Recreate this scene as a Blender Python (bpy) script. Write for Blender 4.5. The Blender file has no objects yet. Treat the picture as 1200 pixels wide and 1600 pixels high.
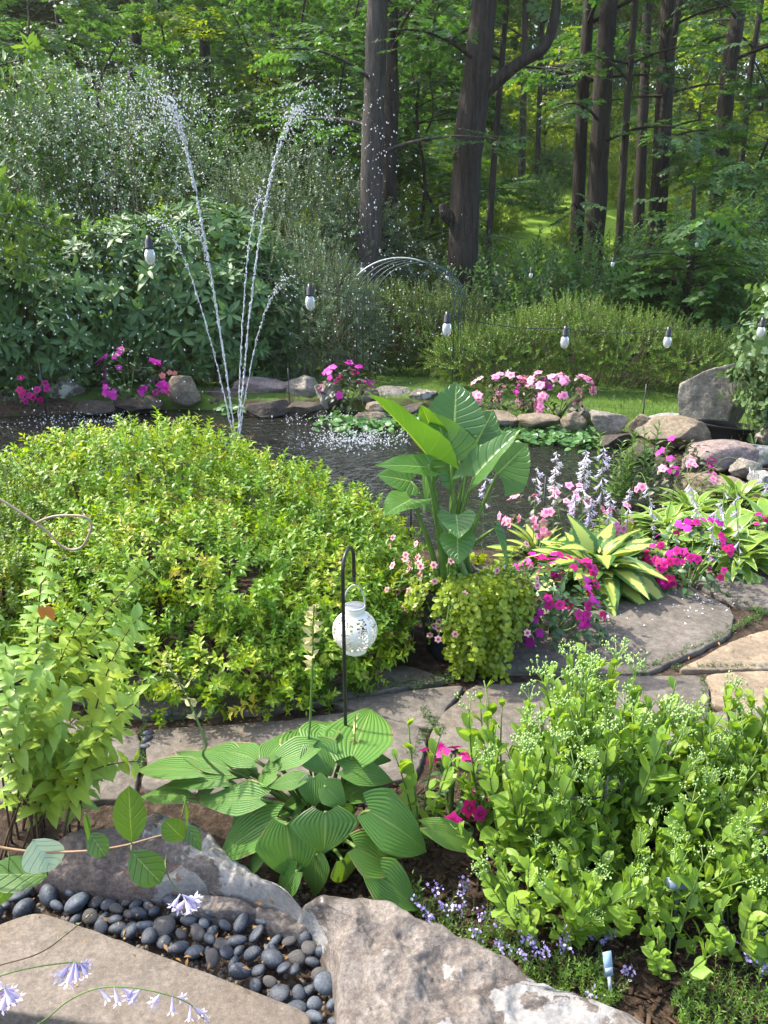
import bpy, math, random
import numpy as np
from mathutils import Vector, Matrix, noise

# ------------------------------------------------------------------ camera, sky, sun, exposure
S = bpy.context.scene
COL = S.collection
CAM_Z, PITCH, FPX = 1.6, math.radians(18.4), 1200.0
cd = bpy.data.cameras.new('camera'); cam = bpy.data.objects.new('camera', cd); COL.objects.link(cam)
cam.location = (0, 0, CAM_Z); cam.rotation_euler = (math.radians(90) - PITCH, 0, 0)
cd.sensor_fit = 'VERTICAL'; cd.sensor_height = 36; cd.lens = 27
cd.clip_start = 0.05; cd.clip_end = 600
S.camera = cam
SUN_AZ, SUN_EL = math.radians(-66), math.radians(53)
SUNDIR = Vector((math.sin(SUN_AZ)*math.cos(SUN_EL), math.cos(SUN_AZ)*math.cos(SUN_EL), math.sin(SUN_EL)))
W = bpy.data.worlds.new('World'); S.world = W; W.use_nodes = True
wn = W.node_tree; wn.nodes.clear()
sky = wn.nodes.new('ShaderNodeTexSky'); sky.sky_type = 'NISHITA'; sky.sun_disc = False
sky.sun_elevation = SUN_EL; sky.sun_rotation = SUN_AZ; sky.air_density = 1.0; sky.dust_density = 3.0; sky.ozone_density = 1.0
bg = wn.nodes.new('ShaderNodeBackground'); bg.inputs[1].default_value = 0.15
wo = wn.nodes.new('ShaderNodeOutputWorld')
wn.links.new(sky.outputs[0], bg.inputs[0]); wn.links.new(bg.outputs[0], wo.inputs[0])
sl = bpy.data.lights.new('sun', 'SUN'); sl.energy = 2.15; sl.angle = math.radians(0.6); sl.color = (1.0, 0.95, 0.86)
so = bpy.data.objects.new('sun', sl); COL.objects.link(so); so.location = (-20, 15, 30)
so.rotation_euler = (-SUNDIR).to_track_quat('-Z', 'Y').to_euler()
S.view_settings.view_transform = 'Standard'; S.view_settings.look = 'None'
S.view_settings.gamma = 1; S.view_settings.exposure = 2.05
S.render.engine = 'CYCLES'
cy = S.cycles
cy.max_bounces = 7; cy.diffuse_bounces = 3; cy.glossy_bounces = 3; cy.transmission_bounces = 4; cy.transparent_max_bounces = 4
cy.caustics_reflective = False; cy.caustics_refractive = False; cy.use_denoising = True

# ------------------------------------------------------------------ pixel <-> world (photo pixels, 1200 x 1600)
CP, SP = math.cos(PITCH), math.sin(PITCH)
def ray(u, v):
    x, y = (u-600)/FPX, (800-v)/FPX
    return np.array([x, CP + y*SP, -SP + y*CP])
def G(u, v, z=0.0):                       # point of the level z seen at (u, v)
    d = ray(u, v); t = (z-CAM_Z)/d[2]
    return np.array([0, 0, CAM_Z]) + d*t
def P(u, v, Y):                           # point at distance Y seen at (u, v)
    d = ray(u, v); t = Y/d[1]
    return np.array([0, 0, CAM_Z]) + d*t
def depth(p): return p[1]*CP - (p[2]-CAM_Z)*SP

# ------------------------------------------------------------------ mesh helpers
def nrm(a):
    a = np.asarray(a, float); return a/np.maximum(np.linalg.norm(a, axis=-1, keepdims=True), 1e-9)
def frames(d, up):
    Y = nrm(d); X = np.cross(Y, up); bad = np.linalg.norm(X, axis=-1) < 1e-4
    X[bad] = np.cross(Y[bad], np.array([1.0, .3, .2])); X = nrm(X); Z = np.cross(X, Y)
    return np.stack([X, Y, Z], axis=-1)
class T:                                  # a small template: verts, quads, (u, v, rnd), material index
    def __init__(s, V, Q, LF, M): s.V, s.Q, s.LF, s.M = V, Q, LF, M
class MB:
    def __init__(s): s.V, s.Q, s.L, s.M, s.n = [], [], [], [], 0
    def add(s, V, Q, LF=None, mi=0):
        V = np.asarray(V, float).reshape(-1, 3); Q = np.asarray(Q, int).reshape(-1, 4)
        if LF is None: LF = np.full((len(V), 3), .5)
        M = np.full(len(Q), mi) if np.isscalar(mi) else np.asarray(mi)
        s.V.append(V); s.Q.append(Q+s.n); s.L.append(LF); s.M.append(M); s.n += len(V)
    def inst(s, t, pos, R, sc, rnd):
        N = len(pos)
        if N == 0: return
        sc = np.asarray(sc, float); sc = sc.reshape(N, 1, 1) if sc.ndim else sc
        V = np.einsum('nij,kj->nki', R, t.V)*sc + np.asarray(pos)[:, None, :]
        k = len(t.V)
        Q = t.Q[None] + (np.arange(N)*k)[:, None, None]
        LF = np.repeat(t.LF[None], N, 0).copy(); LF[:, :, 2] = (LF[:, :, 2]*.35 + np.asarray(rnd).reshape(N, 1)*.65)
        s.add(V, Q, LF.reshape(-1, 3), np.tile(t.M, N))
    def tube(s, pts, r, n=6, mi=0, rnd=.5, cap=True):
        pts = np.asarray(pts, float); m = len(pts)
        r = np.full(m, r) if np.isscalar(r) else np.interp(np.linspace(0, 1, m), np.linspace(0, 1, len(r)), r)
        d = np.gradient(pts, axis=0); d = nrm(d)
        ref = np.array([.13, .21, .97]) if abs(d[0][2]) < .9 else np.array([.97, .17, .1])
        X = nrm(np.cross(d, ref)); Yv = np.cross(d, X)
        a = np.arange(n)*2*math.pi/n
        V = pts[:, None] + r[:, None, None]*(np.cos(a)[None, :, None]*X[:, None] + np.sin(a)[None, :, None]*Yv[:, None])
        V = V.reshape(-1, 3); Q = []
        for i in range(m-1):
            for j in range(n):
                Q.append((i*n+j, i*n+(j+1) % n, (i+1)*n+(j+1) % n, (i+1)*n+j))
        LF = np.stack([np.tile(np.arange(n)/n, m), np.repeat(np.linspace(0, 1, m), n), np.full(m*n, rnd)], 1)
        if cap:
            V = np.vstack([V, pts[0], pts[-1]]); LF = np.vstack([LF, [.5, 0, rnd], [.5, 1, rnd]])
            for j in range(0, n, 2):
                Q.append((m*n, (j+2) % n, j+1 if j+1 < n else 0, j)); o = (m-1)*n
                Q.append((m*n+1, o+j, o+(j+1) % n, o+(j+2) % n))
        s.add(V, Q, LF, mi)
    def box(s, c, sz, R=None, mi=0, rnd=.5):
        V = np.array([(x, y, z) for x in (-.5, .5) for y in (-.5, .5) for z in (-.5, .5)])*np.asarray(sz)
        if R is not None: V = V @ np.asarray(R).T
        s.add(V+np.asarray(c), [(0, 1, 3, 2), (4, 6, 7, 5), (0, 4, 5, 1), (2, 3, 7, 6), (0, 2, 6, 4), (1, 5, 7, 3)], np.full((8, 3), rnd), mi)
    def lathe(s, prof, c, n=24, mi=0, rfun=None):
        prof = np.asarray(prof, float); m = len(prof); a = np.arange(n)*2*math.pi/n
        V = np.stack([prof[:, 0, None]*np.cos(a), prof[:, 0, None]*np.sin(a), np.repeat(prof[:, 1, None], n, 1)], -1).reshape(-1, 3)
        Q = [(i*n+j, i*n+(j+1) % n, (i+1)*n+(j+1) % n, (i+1)*n+j) for i in range(m-1) for j in range(n)]
        LF = np.stack([np.tile(np.arange(n)/n, m), np.repeat(np.linspace(0, 1, m), n), np.full(m*n, .5)], 1)
        s.add(V+np.asarray(c), Q, LF, mi)
    def build(s, name, mats, parent=None, loc=None, smooth=True):
        V = np.concatenate(s.V); Q = np.concatenate(s.Q); L = np.concatenate(s.L); M = np.concatenate(s.M)
        if parent is not None: V = V - np.array(parent_world(parent))
        elif loc is not None: V = V - np.asarray(loc)
        me = bpy.data.meshes.new(name); me.vertices.add(len(V)); me.vertices.foreach_set('co', V.astype(np.float32).ravel())
        me.loops.add(Q.size); me.loops.foreach_set('vertex_index', Q.astype(np.int32).ravel())
        me.polygons.add(len(Q)); me.polygons.foreach_set('loop_start', (np.arange(len(Q))*4).astype(np.int32))
        me.polygons.foreach_set('material_index', M.astype(np.int32))
        me.update(calc_edges=True); me.validate()
        a = me.attributes.new('lf', 'FLOAT_VECTOR', 'POINT'); a.data.foreach_set('vector', L.astype(np.float32).ravel())
        if smooth: me.polygons.foreach_set('use_smooth', np.ones(len(me.polygons), bool))
        for m in (mats if isinstance(mats, (list, tuple)) else [mats]): me.materials.append(m)
        o = bpy.data.objects.new(name, me); COL.objects.link(o)
        if parent is not None: o.parent = parent
        elif loc is not None: o.location = tuple(loc)
        return o
def build_parts(mb, root, parts):          # one child mesh per material index
    V = np.concatenate(mb.V); Q = np.concatenate(mb.Q); L = np.concatenate(mb.L); Mi = np.concatenate(mb.M)
    for k, (name, mat) in enumerate(parts):
        q = Q[Mi == k]
        if not len(q): continue
        uq, inv = np.unique(q, return_inverse=True); m2 = MB(); m2.add(V[uq], inv.reshape(-1, 4), L[uq]); m2.build(name, mat, root)
def parent_world(o):
    p = Vector((0, 0, 0))
    while o is not None: p = p + o.location; o = o.parent
    return p
def tag(o, label=None, cat=None, group=None, kind=None):
    if label: o['label'] = label
    if cat: o['category'] = cat
    if group: o['group'] = group
    if kind: o['kind'] = kind
    return o
def thing(name, label, cat, loc, group=None):
    o = bpy.data.objects.new(name, None); COL.objects.link(o); o.location = tuple(float(c) for c in loc); o.empty_display_size = .1
    return tag(o, label, cat, group)
def copy_tree(o, parent=None):
    c = o.copy(); COL.objects.link(c); c.parent = parent
    for ch in list(o.children): copy_tree(ch, c)
    return c
def bez(p0, p1, p2, n=10):
    t = np.linspace(0, 1, n)[:, None]; p0, p1, p2 = map(lambda q: np.asarray(q, float), (p0, p1, p2))
    return (1-t)**2*p0 + 2*t*(1-t)*p1 + t*t*p2
def smooth_path(pts, n=6):
    pts = np.asarray(pts, float); m = len(pts); out = []
    for i in range(m-1):
        a, b, c, d = pts[max(i-1, 0)], pts[i], pts[i+1], pts[min(i+2, m-1)]
        for k in range(n):
            t = k/n; out.append(.5*((2*b)+(-a+c)*t+(2*a-5*b+4*c-d)*t*t+(-a+3*b-3*c+d)*t**3))
    out.append(pts[-1]); return np.array(out)

# ------------------------------------------------------------------ leaf, shoot and flower templates
SHAPES = {
 'ovate': lambda t: np.sin(np.pi*np.clip(t, 0, 1)**.72)**.85,
 'lance': lambda t: np.sin(np.pi*t**.85)**1.1,
 'oval': lambda t: np.sin(np.pi*t**1.1)**.6,
 'obovate': lambda t: np.sin(np.pi*t**1.35)**.75,
 'round': lambda t: np.sqrt(np.maximum(0, 1-(2*t-1)**2)),
 'heart': lambda t: (1-t**2.0)**.95*np.minimum(1, (t+.035)/.30)**.5,
 'arrow': lambda t: (1-t**1.7)**.95*np.minimum(1, (t+.14)/.34)**.5,
 'maple': lambda t: np.interp(t, [0, .15, .3, .42, .6, .75, 1], [.15, .75, .55, 1, .45, .42, .02]),
}
def leaf(L=1, Wd=.5, shape='ovate', rows=4, cols=2, fold=.25, curl=.25, wave=0, lobe=0, wavef=9, seed=0, ser=0):
    t = np.linspace(0, 1, rows+1); u = np.linspace(-1, 1, cols+1)
    tt, uu = np.meshgrid(t, u, indexing='ij')
    w = np.maximum(SHAPES[shape](tt), .03 if shape not in ('heart', 'arrow') else .01)*Wd*L/2
    if ser: w = w*(1+ser*np.abs(uu)*np.where(np.arange(rows+1) % 2 == 0, 1, -1)[:, None])
    x = uu*w; y = L*tt - lobe*L*np.abs(uu)**(1.7 if shape == 'arrow' else 1.1)*(1-tt)**(3 if shape == 'arrow' else 5)
    z = fold*np.abs(x) - curl*L*tt**2 + wave*L*np.abs(uu)**2*np.sin(wavef*tt+3*seed+uu*2)
    V = np.stack([x, y, z], -1).reshape(-1, 3); c = cols+1
    Q = [(i*c+j, i*c+j+1, (i+1)*c+j+1, (i+1)*c+j) for i in range(rows) for j in range(cols)]
    LF = np.stack([uu*.5+.5, tt, np.full_like(tt, .5)], -1).reshape(-1, 3)
    return T(V, np.array(Q), LF, np.zeros(len(Q), int))
def to_tpl(mb): return T(np.concatenate(mb.V), np.concatenate(mb.Q), np.concatenate(mb.L), np.concatenate(mb.M))
def shoot(rs, n, length, lf, ls, mode='spiral', ang=55, stem=.0015, taper=.5, tipup=True, jit=.25, t0=.05):
    mb = MB(); i = np.arange(n); t = t0+(1-t0)*(i+.5)/n
    ang = np.radians(ang + rs.uniform(-12, 12, n) - (20*t if tipup else 0))
    if mode == 'spiral': ph = i*2.399+rs.uniform(-.3, .3, n)
    elif mode == 'opp': ph = (i//2)*(math.pi/2)+(i % 2)*math.pi+rs.uniform(-.2, .2, n); t = t0+(1-t0)*(i//2+.5)/(n/2)
    else: ph = (i % 2)*math.pi+rs.uniform(-.25, .25, n)
    d = np.stack([np.cos(ph)*np.sin(ang), np.cos(ang), np.sin(ph)*np.sin(ang)], 1)
    up = np.tile([0, 0, 1.0] if mode == 'flat' else [0, 1.0, 0], (n, 1)) + rs.normal(0, jit, (n, 3))
    pos = np.stack([np.zeros(n), t*length, np.zeros(n)], 1)
    sc = ls*(1-(1-taper)*t)*rs.uniform(.8, 1.15, n)
    mb.inst(lf, pos, frames(d, up), sc, rs.rand(n))
    if stem: mb.tube([(0, 0, 0), (0, length*.5, 0), (0, length, 0)], [stem, stem*.5], n=4, mi=1, cap=False)
    return to_tpl(mb)
def petals(n=5, r=.02, wid=.9, cup=.15, rows=2, cols=2, rs=None):
    mb = MB(); l = leaf(r, wid, 'obovate', rows, cols, -.15, cup)
    a = np.arange(n)*2*math.pi/n
    d = np.stack([np.cos(a), np.sin(a), np.full(n, .22)], 1)
    mb.inst(l, d*r*.05, frames(d, np.tile([0, 0, 1.0], (n, 1))), 1.0, np.full(n, .5))
    V = np.concatenate(mb.V); LF = np.concatenate(mb.L)
    return T(V[:, [0, 2, 1]]*[1, 1, -1], np.concatenate(mb.Q), LF, np.concatenate(mb.M))   # faces along +Y

# ------------------------------------------------------------------ materials
def new_mat(name):
    m = bpy.data.materials.new(name); m.use_nodes = True; nt = m.node_tree; nt.nodes.clear()
    out = nt.nodes.new('ShaderNodeOutputMaterial'); return m, nt, out
class NB:
    def __init__(s, nt): s.nt = nt
    def n(s, typ, **k):
        nd = s.nt.nodes.new('ShaderNode'+typ)
        for a, b in k.items(): setattr(nd, a, b)
        return nd
    def l(s, a, b): s.nt.links.new(a, b)
    def val(s, sock, x):
        if hasattr(x, 'is_linked') or hasattr(x, 'links'): s.l(x, sock)
        else: sock.default_value = x
    def math(s, op, a, b=0.0, c=0.0):
        nd = s.n('Math', operation=op); s.val(nd.inputs[0], a); s.val(nd.inputs[1], b)
        if op in ('MULTIPLY_ADD', 'SMOOTH_MIN'): s.val(nd.inputs[2], c)
        return nd.outputs[0]
    def mix(s, f, a, b, blend='MIX'):
        nd = s.n('Mix', data_type='RGBA', blend_type=blend); s.val(nd.inputs[0], f)
        for i, x in ((6, a), (7, b)):
            if isinstance(x, tuple): nd.inputs[i].default_value = (*x, 1)
            else: s.l(x, nd.inputs[i])
        return nd.outputs[2]
    def ramp(s, f, stops, interp='LINEAR'):
        nd = s.n('ValToRGB'); cr = nd.color_ramp; cr.interpolation = interp
        while len(cr.elements) < len(stops): cr.elements.new(.5)
        for e, (p, c) in zip(cr.elements, stops): e.position = p; e.color = (*c, 1) if len(c) == 3 else c
        s.l(f, nd.inputs[0]); return nd.outputs[0]
    def rng(s, f, a, b, c=0.0, d=1.0, smooth=False):
        nd = s.n('MapRange'); nd.interpolation_type = 'SMOOTHSTEP' if smooth else 'LINEAR'
        s.val(nd.inputs[0], f)
        for i, x in enumerate((a, b, c, d)): nd.inputs[i+1].default_value = x
        return nd.outputs[0]
    def noise(s, scale, vec=None, detail=4, rough=.55, dist=0):
        nd = s.n('TexNoise'); nd.inputs['Scale'].default_value = scale; nd.inputs['Detail'].default_value = detail
        nd.inputs['Roughness'].default_value = rough; nd.inputs['Distortion'].default_value = dist
        if vec is not None: s.l(vec, nd.inputs['Vector'])
        return nd.outputs[0]
    def obj(s): return s.n('TexCoord').outputs['Object']
    def bump(s, h, strength=.5, dist=.01, normal=None):
        nd = s.n('Bump'); nd.inputs['Strength'].default_value = strength; nd.inputs['Distance'].default_value = dist
        s.l(h, nd.inputs['Height'])
        if normal is not None: s.l(normal, nd.inputs['Normal'])
        return nd.outputs[0]
    def princ(s, color, rough=.6, spec=.4, normal=None, **k):
        p = s.n('BsdfPrincipled')
        if isinstance(color, tuple): p.inputs['Base Color'].default_value = (*color, 1)
        else: s.l(color, p.inputs['Base Color'])
        s.val(p.inputs['Roughness'], rough); p.inputs['Specular IOR Level'].default_value = spec
        if normal is not None: s.l(normal, p.inputs['Normal'])
        for a, b in k.items(): s.val(p.inputs[a.replace('_', ' ')], b)
        return p

def leaf_mat(name, ramp, trans=.35, tint=(1.5, 1.35, .45), rough=.42, spec=.45, mid=None, eye=None, pleat=0, veins=0, margin=None, mw=.3, edge=None, clump=0.35, cscale=3):
    m, nt, out = new_mat(name); b = NB(nt)
    at = b.n('Attribute', attribute_name='lf'); sp = b.n('SeparateXYZ'); b.l(at.outputs['Vector'], sp.inputs[0])
    u, v, r = sp.outputs
    nz = b.noise(cscale, b.obj(), 3)
    f = b.math('ADD', b.math('MULTIPLY', r, 1-clump), b.math('MULTIPLY', b.rng(nz, .3, .7), clump))
    col = b.ramp(f, ramp)
    d = b.math('MULTIPLY', b.math('ABSOLUTE', b.math('SUBTRACT', u, .5)), 2.0)     # 0 midrib .. 1 margin
    nrm_ = None
    if eye is not None: col = b.mix(b.rng(v, .42, .22), col, eye)
    if margin is not None:                                     # variegation
        wob = b.math('ADD', d, b.math('MULTIPLY', b.math('SUBTRACT', b.noise(60, b.obj(), 2), .5), .5))
        col = b.mix(b.rng(wob, 1-mw-.05, 1-mw+.05), col, margin)
    if edge is not None:                                       # browned, dried margins
        w2 = b.math('ADD', b.math('MAXIMUM', d, v), b.math('MULTIPLY', b.math('SUBTRACT', b.noise(22, b.obj(), 4), .5), .55))
        col = b.mix(b.rng(w2, .985, 1.04), col, edge)
    if mid is not None: col = b.mix(b.rng(d, .05, .015), col, mid)
    if pleat:
        wv = b.math('SINE', b.math('MULTIPLY', d, pleat*math.pi))
        h = b.math('ABSOLUTE', wv); nrm_ = b.bump(h, .7, .0035)
        col = b.mix(b.rng(h, .3, 0.0, 0, .22), col, b.mix(.5, col, (.30, .42, .10)))
    if veins:
        wv = b.math('SINE', b.math('MULTIPLY', b.math('SUBTRACT', v, b.math('MULTIPLY', d, .32)), veins*math.pi))
        h = b.math('ABSOLUTE', wv); nrm_ = b.bump(b.rng(h, 0, .45), .6, .004)
        col = b.mix(b.rng(h, .08, 0.0, 0, .25), col, b.mix(.5, col, (.35, .45, .12)))
    p = b.princ(col, rough, spec, nrm_)
    tr = b.n('BsdfTranslucent'); b.l(b.mix(1.0, col, tint, 'MULTIPLY'), tr.inputs[0])
    mx = b.n('MixShader'); mx.inputs[0].default_value = trans
    b.l(p.outputs[0], mx.inputs[1]); b.l(tr.outputs[0], mx.inputs[2]); b.l(mx.outputs[0], out.inputs[0])
    return m
def plain(name, col, rough=.6, spec=.4, nscale=0, var=.25, bump=0, metal=0, stretch=None):
    m, nt, out = new_mat(name); b = NB(nt); c = col; nm = None
    if nscale:
        vec = b.obj()
        if stretch:
            mp = b.n('Mapping'); mp.inputs['Scale'].default_value = stretch; b.l(vec, mp.inputs[0]); vec = mp.outputs[0]
        nz = b.noise(nscale, vec, 6, .6)
        c = b.ramp(nz, [(.3, tuple(x*(1-var) for x in col)), (.7, tuple(min(1, x*(1+var)) for x in col))])
        if bump: nm = b.bump(nz, .8, bump)
    p = b.princ(c, rough, spec, nm, Metallic=metal); b.l(p.outputs[0], out.inputs[0]); return m
def rock_mat(name, c0, c1, c2=None, lichen=None, lth=.56, lscale=4, nscale=7, bump=.02, band=0, rough=.85):
    m, nt, out = new_mat(name); b = NB(nt); o = b.obj()
    n1 = b.noise(nscale, o, 8, .65); n2 = b.noise(nscale*6, o, 6, .7); n3 = b.noise(nscale*.35, o, 3, .5, .6)
    col = b.ramp(n1, [(.32, c0), (.55, c1), (.72, tuple(min(1, x*1.25) for x in c1))])
    if c2 is not None: col = b.mix(b.rng(n3, .5, .62, smooth=True), col, c2)
    col = b.mix(b.rng(n2, .35, .7, .75, 0), col, tuple(x*.45 for x in c0))
    col = b.mix(b.rng(n2, .62, .72, 0, .4), col, tuple(min(1, x*1.5) for x in c1))
    n4 = b.noise(nscale*22, o, 3, .8)
    col = b.mix(b.rng(n4, .60, .70, 0, .55), col, tuple(min(1, x*1.9) for x in c1)); col = b.mix(b.rng(n4, .40, .30, 0, .6), col, tuple(x*.35 for x in c0))
    h = b.math('ADD', b.math('ADD', n1, b.math('MULTIPLY', n2, .35)), b.math('MULTIPLY', n4, .10))
    if lichen is not None:
        ln = b.noise(lscale, o, 7, .55, .4); ln2 = b.noise(lscale*11, o, 4, .6)
        f = b.rng(b.math('ADD', ln, b.math('MULTIPLY', b.math('SUBTRACT', ln2, .5), .06)), lth, lth+.015)
        lc = b.ramp(b.noise(lscale*14, o, 5, .6), [(.35, tuple(x*.72 for x in lichen)), (.65, lichen)])
        col = b.mix(b.math('MULTIPLY', f, .92), col, lc); h = b.math('ADD', h, b.math('MULTIPLY', f, .06))
    if band:
        mp = b.n('Mapping'); mp.inputs['Scale'].default_value = (1, 1, 9); b.l(o, mp.inputs[0])
        bn = b.noise(3, mp.outputs[0], 5, .6); h = b.math('ADD', h, b.math('MULTIPLY', bn, band))
    p = b.princ(col, rough, .3, b.bump(h, 1.0, bump)); b.l(p.outputs[0], out.inputs[0]); return m

# ------------------------------------------------------------------ material library
M = {}
M['stem_green'] = plain('stem_green', (.10, .16, .035), .6, .3)
M['stem_brown'] = plain('stem_brown', (.085, .055, .032), .8, .2, 30)
M['twig'] = plain('twig', (.15, .11, .075), .85, .2, 30)
M['bark_grey'] = rock_mat('bark_grey', (.055, .045, .038), (.14, .12, .10), None, nscale=9, bump=.06)
M['bark_dark'] = rock_mat('bark_dark', (.016, .012, .009), (.085, .066, .05), None, nscale=8, bump=.07)
for k in ('bark_grey', 'bark_dark'):      # stretch the bark along the trunk
    nt = M[k].node_tree; tc = [n for n in nt.nodes if n.type == 'TEX_COORD'][0]
    mp = nt.nodes.new('ShaderNodeMapping'); mp.inputs['Scale'].default_value = (2.4, 2.4, .25)
    for l in list(nt.links):
        if l.from_node == tc: nt.links.new(mp.outputs[0], l.to_socket)
    nt.links.new(tc.outputs['Object'], mp.inputs[0])
M['spirea'] = leaf_mat('spirea_leaf', [(.08, (.085, .19, .02)), (.45, (.16, .31, .022)), (.75, (.32, .42, .03)), (.93, (.52, .36, .09))], .38, mid=(.30, .40, .08))
M['spirea_fine'] = leaf_mat('spirea_fine_leaf', [(.1, (.07, .14, .02)), (.6, (.15, .24, .03)), (.95, (.26, .33, .05))], .35)
M['spent'] = leaf_mat('spent_flower', [(0, (.22, .12, .05)), (1, (.40, .24, .10))], .2, (1, 1, 1), .8, .1)
M['sedum'] = leaf_mat('sedum_leaf', [(.05, (.17, .30, .05)), (.5, (.26, .41, .06)), (.95, (.38, .50, .08))], .47, (1.25, 1.2, .45), .4, .4, mid=(.24, .36, .10), cscale=2)
M['bud'] = leaf_mat('sedum_bud', [(0, (.24, .40, .10)), (1, (.36, .48, .16))], .2, (1, 1, .6), .6)
M['hosta_big'] = leaf_mat('hosta_pleated_leaf', [(.1, (.068, .165, .032)), (.6, (.108, .23, .042)), (1, (.17, .28, .048))], .3, (1.4, 1.35, .35), .38, .45, mid=(.20, .29, .08), pleat=7, edge=(.30, .20, .08), clump=.3)
M['hosta_gold'] = leaf_mat('hosta_gold_leaf', [(.1, (.30, .40, .06)), (.6, (.42, .48, .10)), (1, (.54, .56, .20))], .28, (1.1, 1.05, .6), .38, .4, margin=(.06, .15, .035), mw=.42)
M['hosta_white'] = leaf_mat('hosta_white_margin_leaf', [(.1, (.10, .21, .03)), (.6, (.17, .29, .035)), (1, (.27, .35, .05))], .3, (1.2, 1.2, .5), .38, .4, margin=(.44, .50, .20), mw=.18)
M['ear'] = leaf_mat('elephant_ear_leaf', [(.1, (.05, .135, .035)), (.6, (.075, .18, .04)), (1, (.11, .23, .035))], .48, (2.1, 1.8, .35), .33, .6, mid=(.26, .38, .12), veins=7, clump=.2)
M['ear_stalk'] = plain('ear_stalk', (.085, .16, .03), .4, .4, 20)
M['jenny'] = leaf_mat('creeping_jenny_leaf', [(.05, (.16, .24, .012)), (.6, (.27, .35, .018)), (1, (.38, .42, .025))], .35, (1.2, 1.15, .4))
M['imp_leaf'] = leaf_mat('impatiens_leaf', [(.05, (.03, .075, .025)), (.6, (.055, .115, .035)), (1, (.085, .15, .045))], .25, rough=.4, mid=(.12, .18, .07))
M['imp_bronze'] = leaf_mat('impatiens_bronze_leaf', [(.05, (.035, .05, .025)), (.6, (.07, .085, .035)), (1, (.10, .13, .045))], .22, rough=.4, mid=(.18, .12, .07))
M['magenta'] = leaf_mat('magenta_petal', [(.1, (.46, .006, .17)), (.55, (.56, .012, .25)), (.95, (.52, .01, .10))], .25, (1.1, .9, 1), .5, .3, clump=.1, eye=(.30, .004, .09))
M['purple_pink'] = leaf_mat('purple_pink_petal', [(.1, (.42, .012, .28)), (.9, (.58, .03, .36))], .25, (1.1, .9, 1), .5, .3)
M['pink'] = leaf_mat('pink_petal', [(.1, (.70, .22, .42)), (.6, (.80, .38, .50)), (.95, (.78, .18, .26))], .25, (1, .9, .95), .5, .3, eye=(.62, .10, .26))
M['salmon'] = leaf_mat('salmon_petal', [(.1, (.75, .22, .20)), (.9, (.80, .36, .30))], .25, (1, .9, .9), .5, .3)
M['petunia'] = leaf_mat('petunia_petal', [(.1, (.72, .32, .36)), (.9, (.82, .50, .48))], .25, (1, .9, .9), .5, .3, eye=(.32, .05, .09))
M['lavender'] = leaf_mat('lavender_bell', [(.1, (.55, .48, .66)), (.9, (.78, .72, .80))], .4, (1, .95, 1.1), .5, .3)
M['whitebell'] = leaf_mat('white_bell', [(.1, (.66, .60, .70)), (.9, (.85, .82, .82))], .35, (1, 1, 1), .5, .3)
M['straw'] = leaf_mat('straw_pod', [(.1, (.42, .42, .16)), (.9, (.60, .52, .28))], .25, (1, 1, .8), .6, .2)
M['cat_flower'] = leaf_mat('violet_floret', [(.1, (.32, .25, .55)), (.9, (.52, .46, .74))], .25, (1, .9, 1.1))
M['lime'] = leaf_mat('lime_shrub_leaf', [(.02, (.13, .26, .07)), (.35, (.21, .36, .07)), (.7, (.36, .46, .05)), (.96, (.46, .46, .05)), (1, (.55, .22, .05))], .38, (1.25, 1.15, .4), .45, .4, mid=(.30, .38, .12), clump=.5, cscale=2)
M['vine'] = leaf_mat('vine_leaf', [(.1, (.05, .13, .025)), (.9, (.11, .19, .03))], .3, (1.4, 1.35, .4), .33, .5, mid=(.20, .28, .08), veins=5)
M['vine_pale'] = leaf_mat('vine_pale_leaf', [(.1, (.42, .52, .32)), (.9, (.46, .56, .36))], .2, (1, 1, .8), .45, .4, mid=(.42, .54, .40), veins=5)
M['rhodo'] = leaf_mat('rhododendron_leaf', [(.05, (.055, .125, .045)), (.6, (.10, .19, .065)), (1, (.17, .27, .085))], .3, (1.4, 1.4, .45), .45, .3, mid=(.12, .2, .09))
M['bright_tree'] = leaf_mat('bright_tree_leaf', [(.05, (.07, .15, .03)), (.6, (.11, .21, .045)), (1, (.20, .29, .06))], .38)
M['greygreen'] = leaf_mat('grey_green_leaf', [(.05, (.075, .13, .07)), (.6, (.12, .19, .10)), (1, (.20, .27, .14))], .28, (1.2, 1.3, .7))
M['silver'] = leaf_mat('silvery_leaf', [(.05, (.09, .15, .08)), (.6, (.15, .21, .12)), (1, (.26, .31, .19))], .3, (1.2, 1.2, .7))
M['hedge'] = leaf_mat('privet_leaf', [(.05, (.07, .15, .018)), (.6, (.12, .22, .028)), (1, (.20, .30, .04))], .35)
M['darkshrub'] = leaf_mat('dark_shrub_leaf', [(.05, (.05, .115, .03)), (.6, (.085, .185, .042)), (1, (.14, .25, .055))], .42, (1.6, 1.6, .45))
M['boxleaf'] = leaf_mat('box_leaf', [(.05, (.045, .10, .018)), (.6, (.08, .15, .025)), (1, (.13, .20, .035))], .32)
M['viburnum'] = leaf_mat('viburnum_leaf', [(.05, (.07, .14, .055)), (.6, (.12, .20, .075)), (1, (.20, .27, .10))], .28, (1.2, 1.3, .6))
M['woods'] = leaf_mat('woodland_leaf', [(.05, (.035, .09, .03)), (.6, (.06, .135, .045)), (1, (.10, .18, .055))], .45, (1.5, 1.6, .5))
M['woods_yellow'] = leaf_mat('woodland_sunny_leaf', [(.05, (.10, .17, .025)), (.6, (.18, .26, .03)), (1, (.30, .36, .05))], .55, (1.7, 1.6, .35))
M['lily'] = leaf_mat('lily_leaf', [(.05, (.06, .14, .03)), (.9, (.13, .22, .045))], .33)
M['floating'] = leaf_mat('floating_leaf', [(.05, (.05, .14, .035)), (.9, (.11, .23, .06))], .25)
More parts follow.
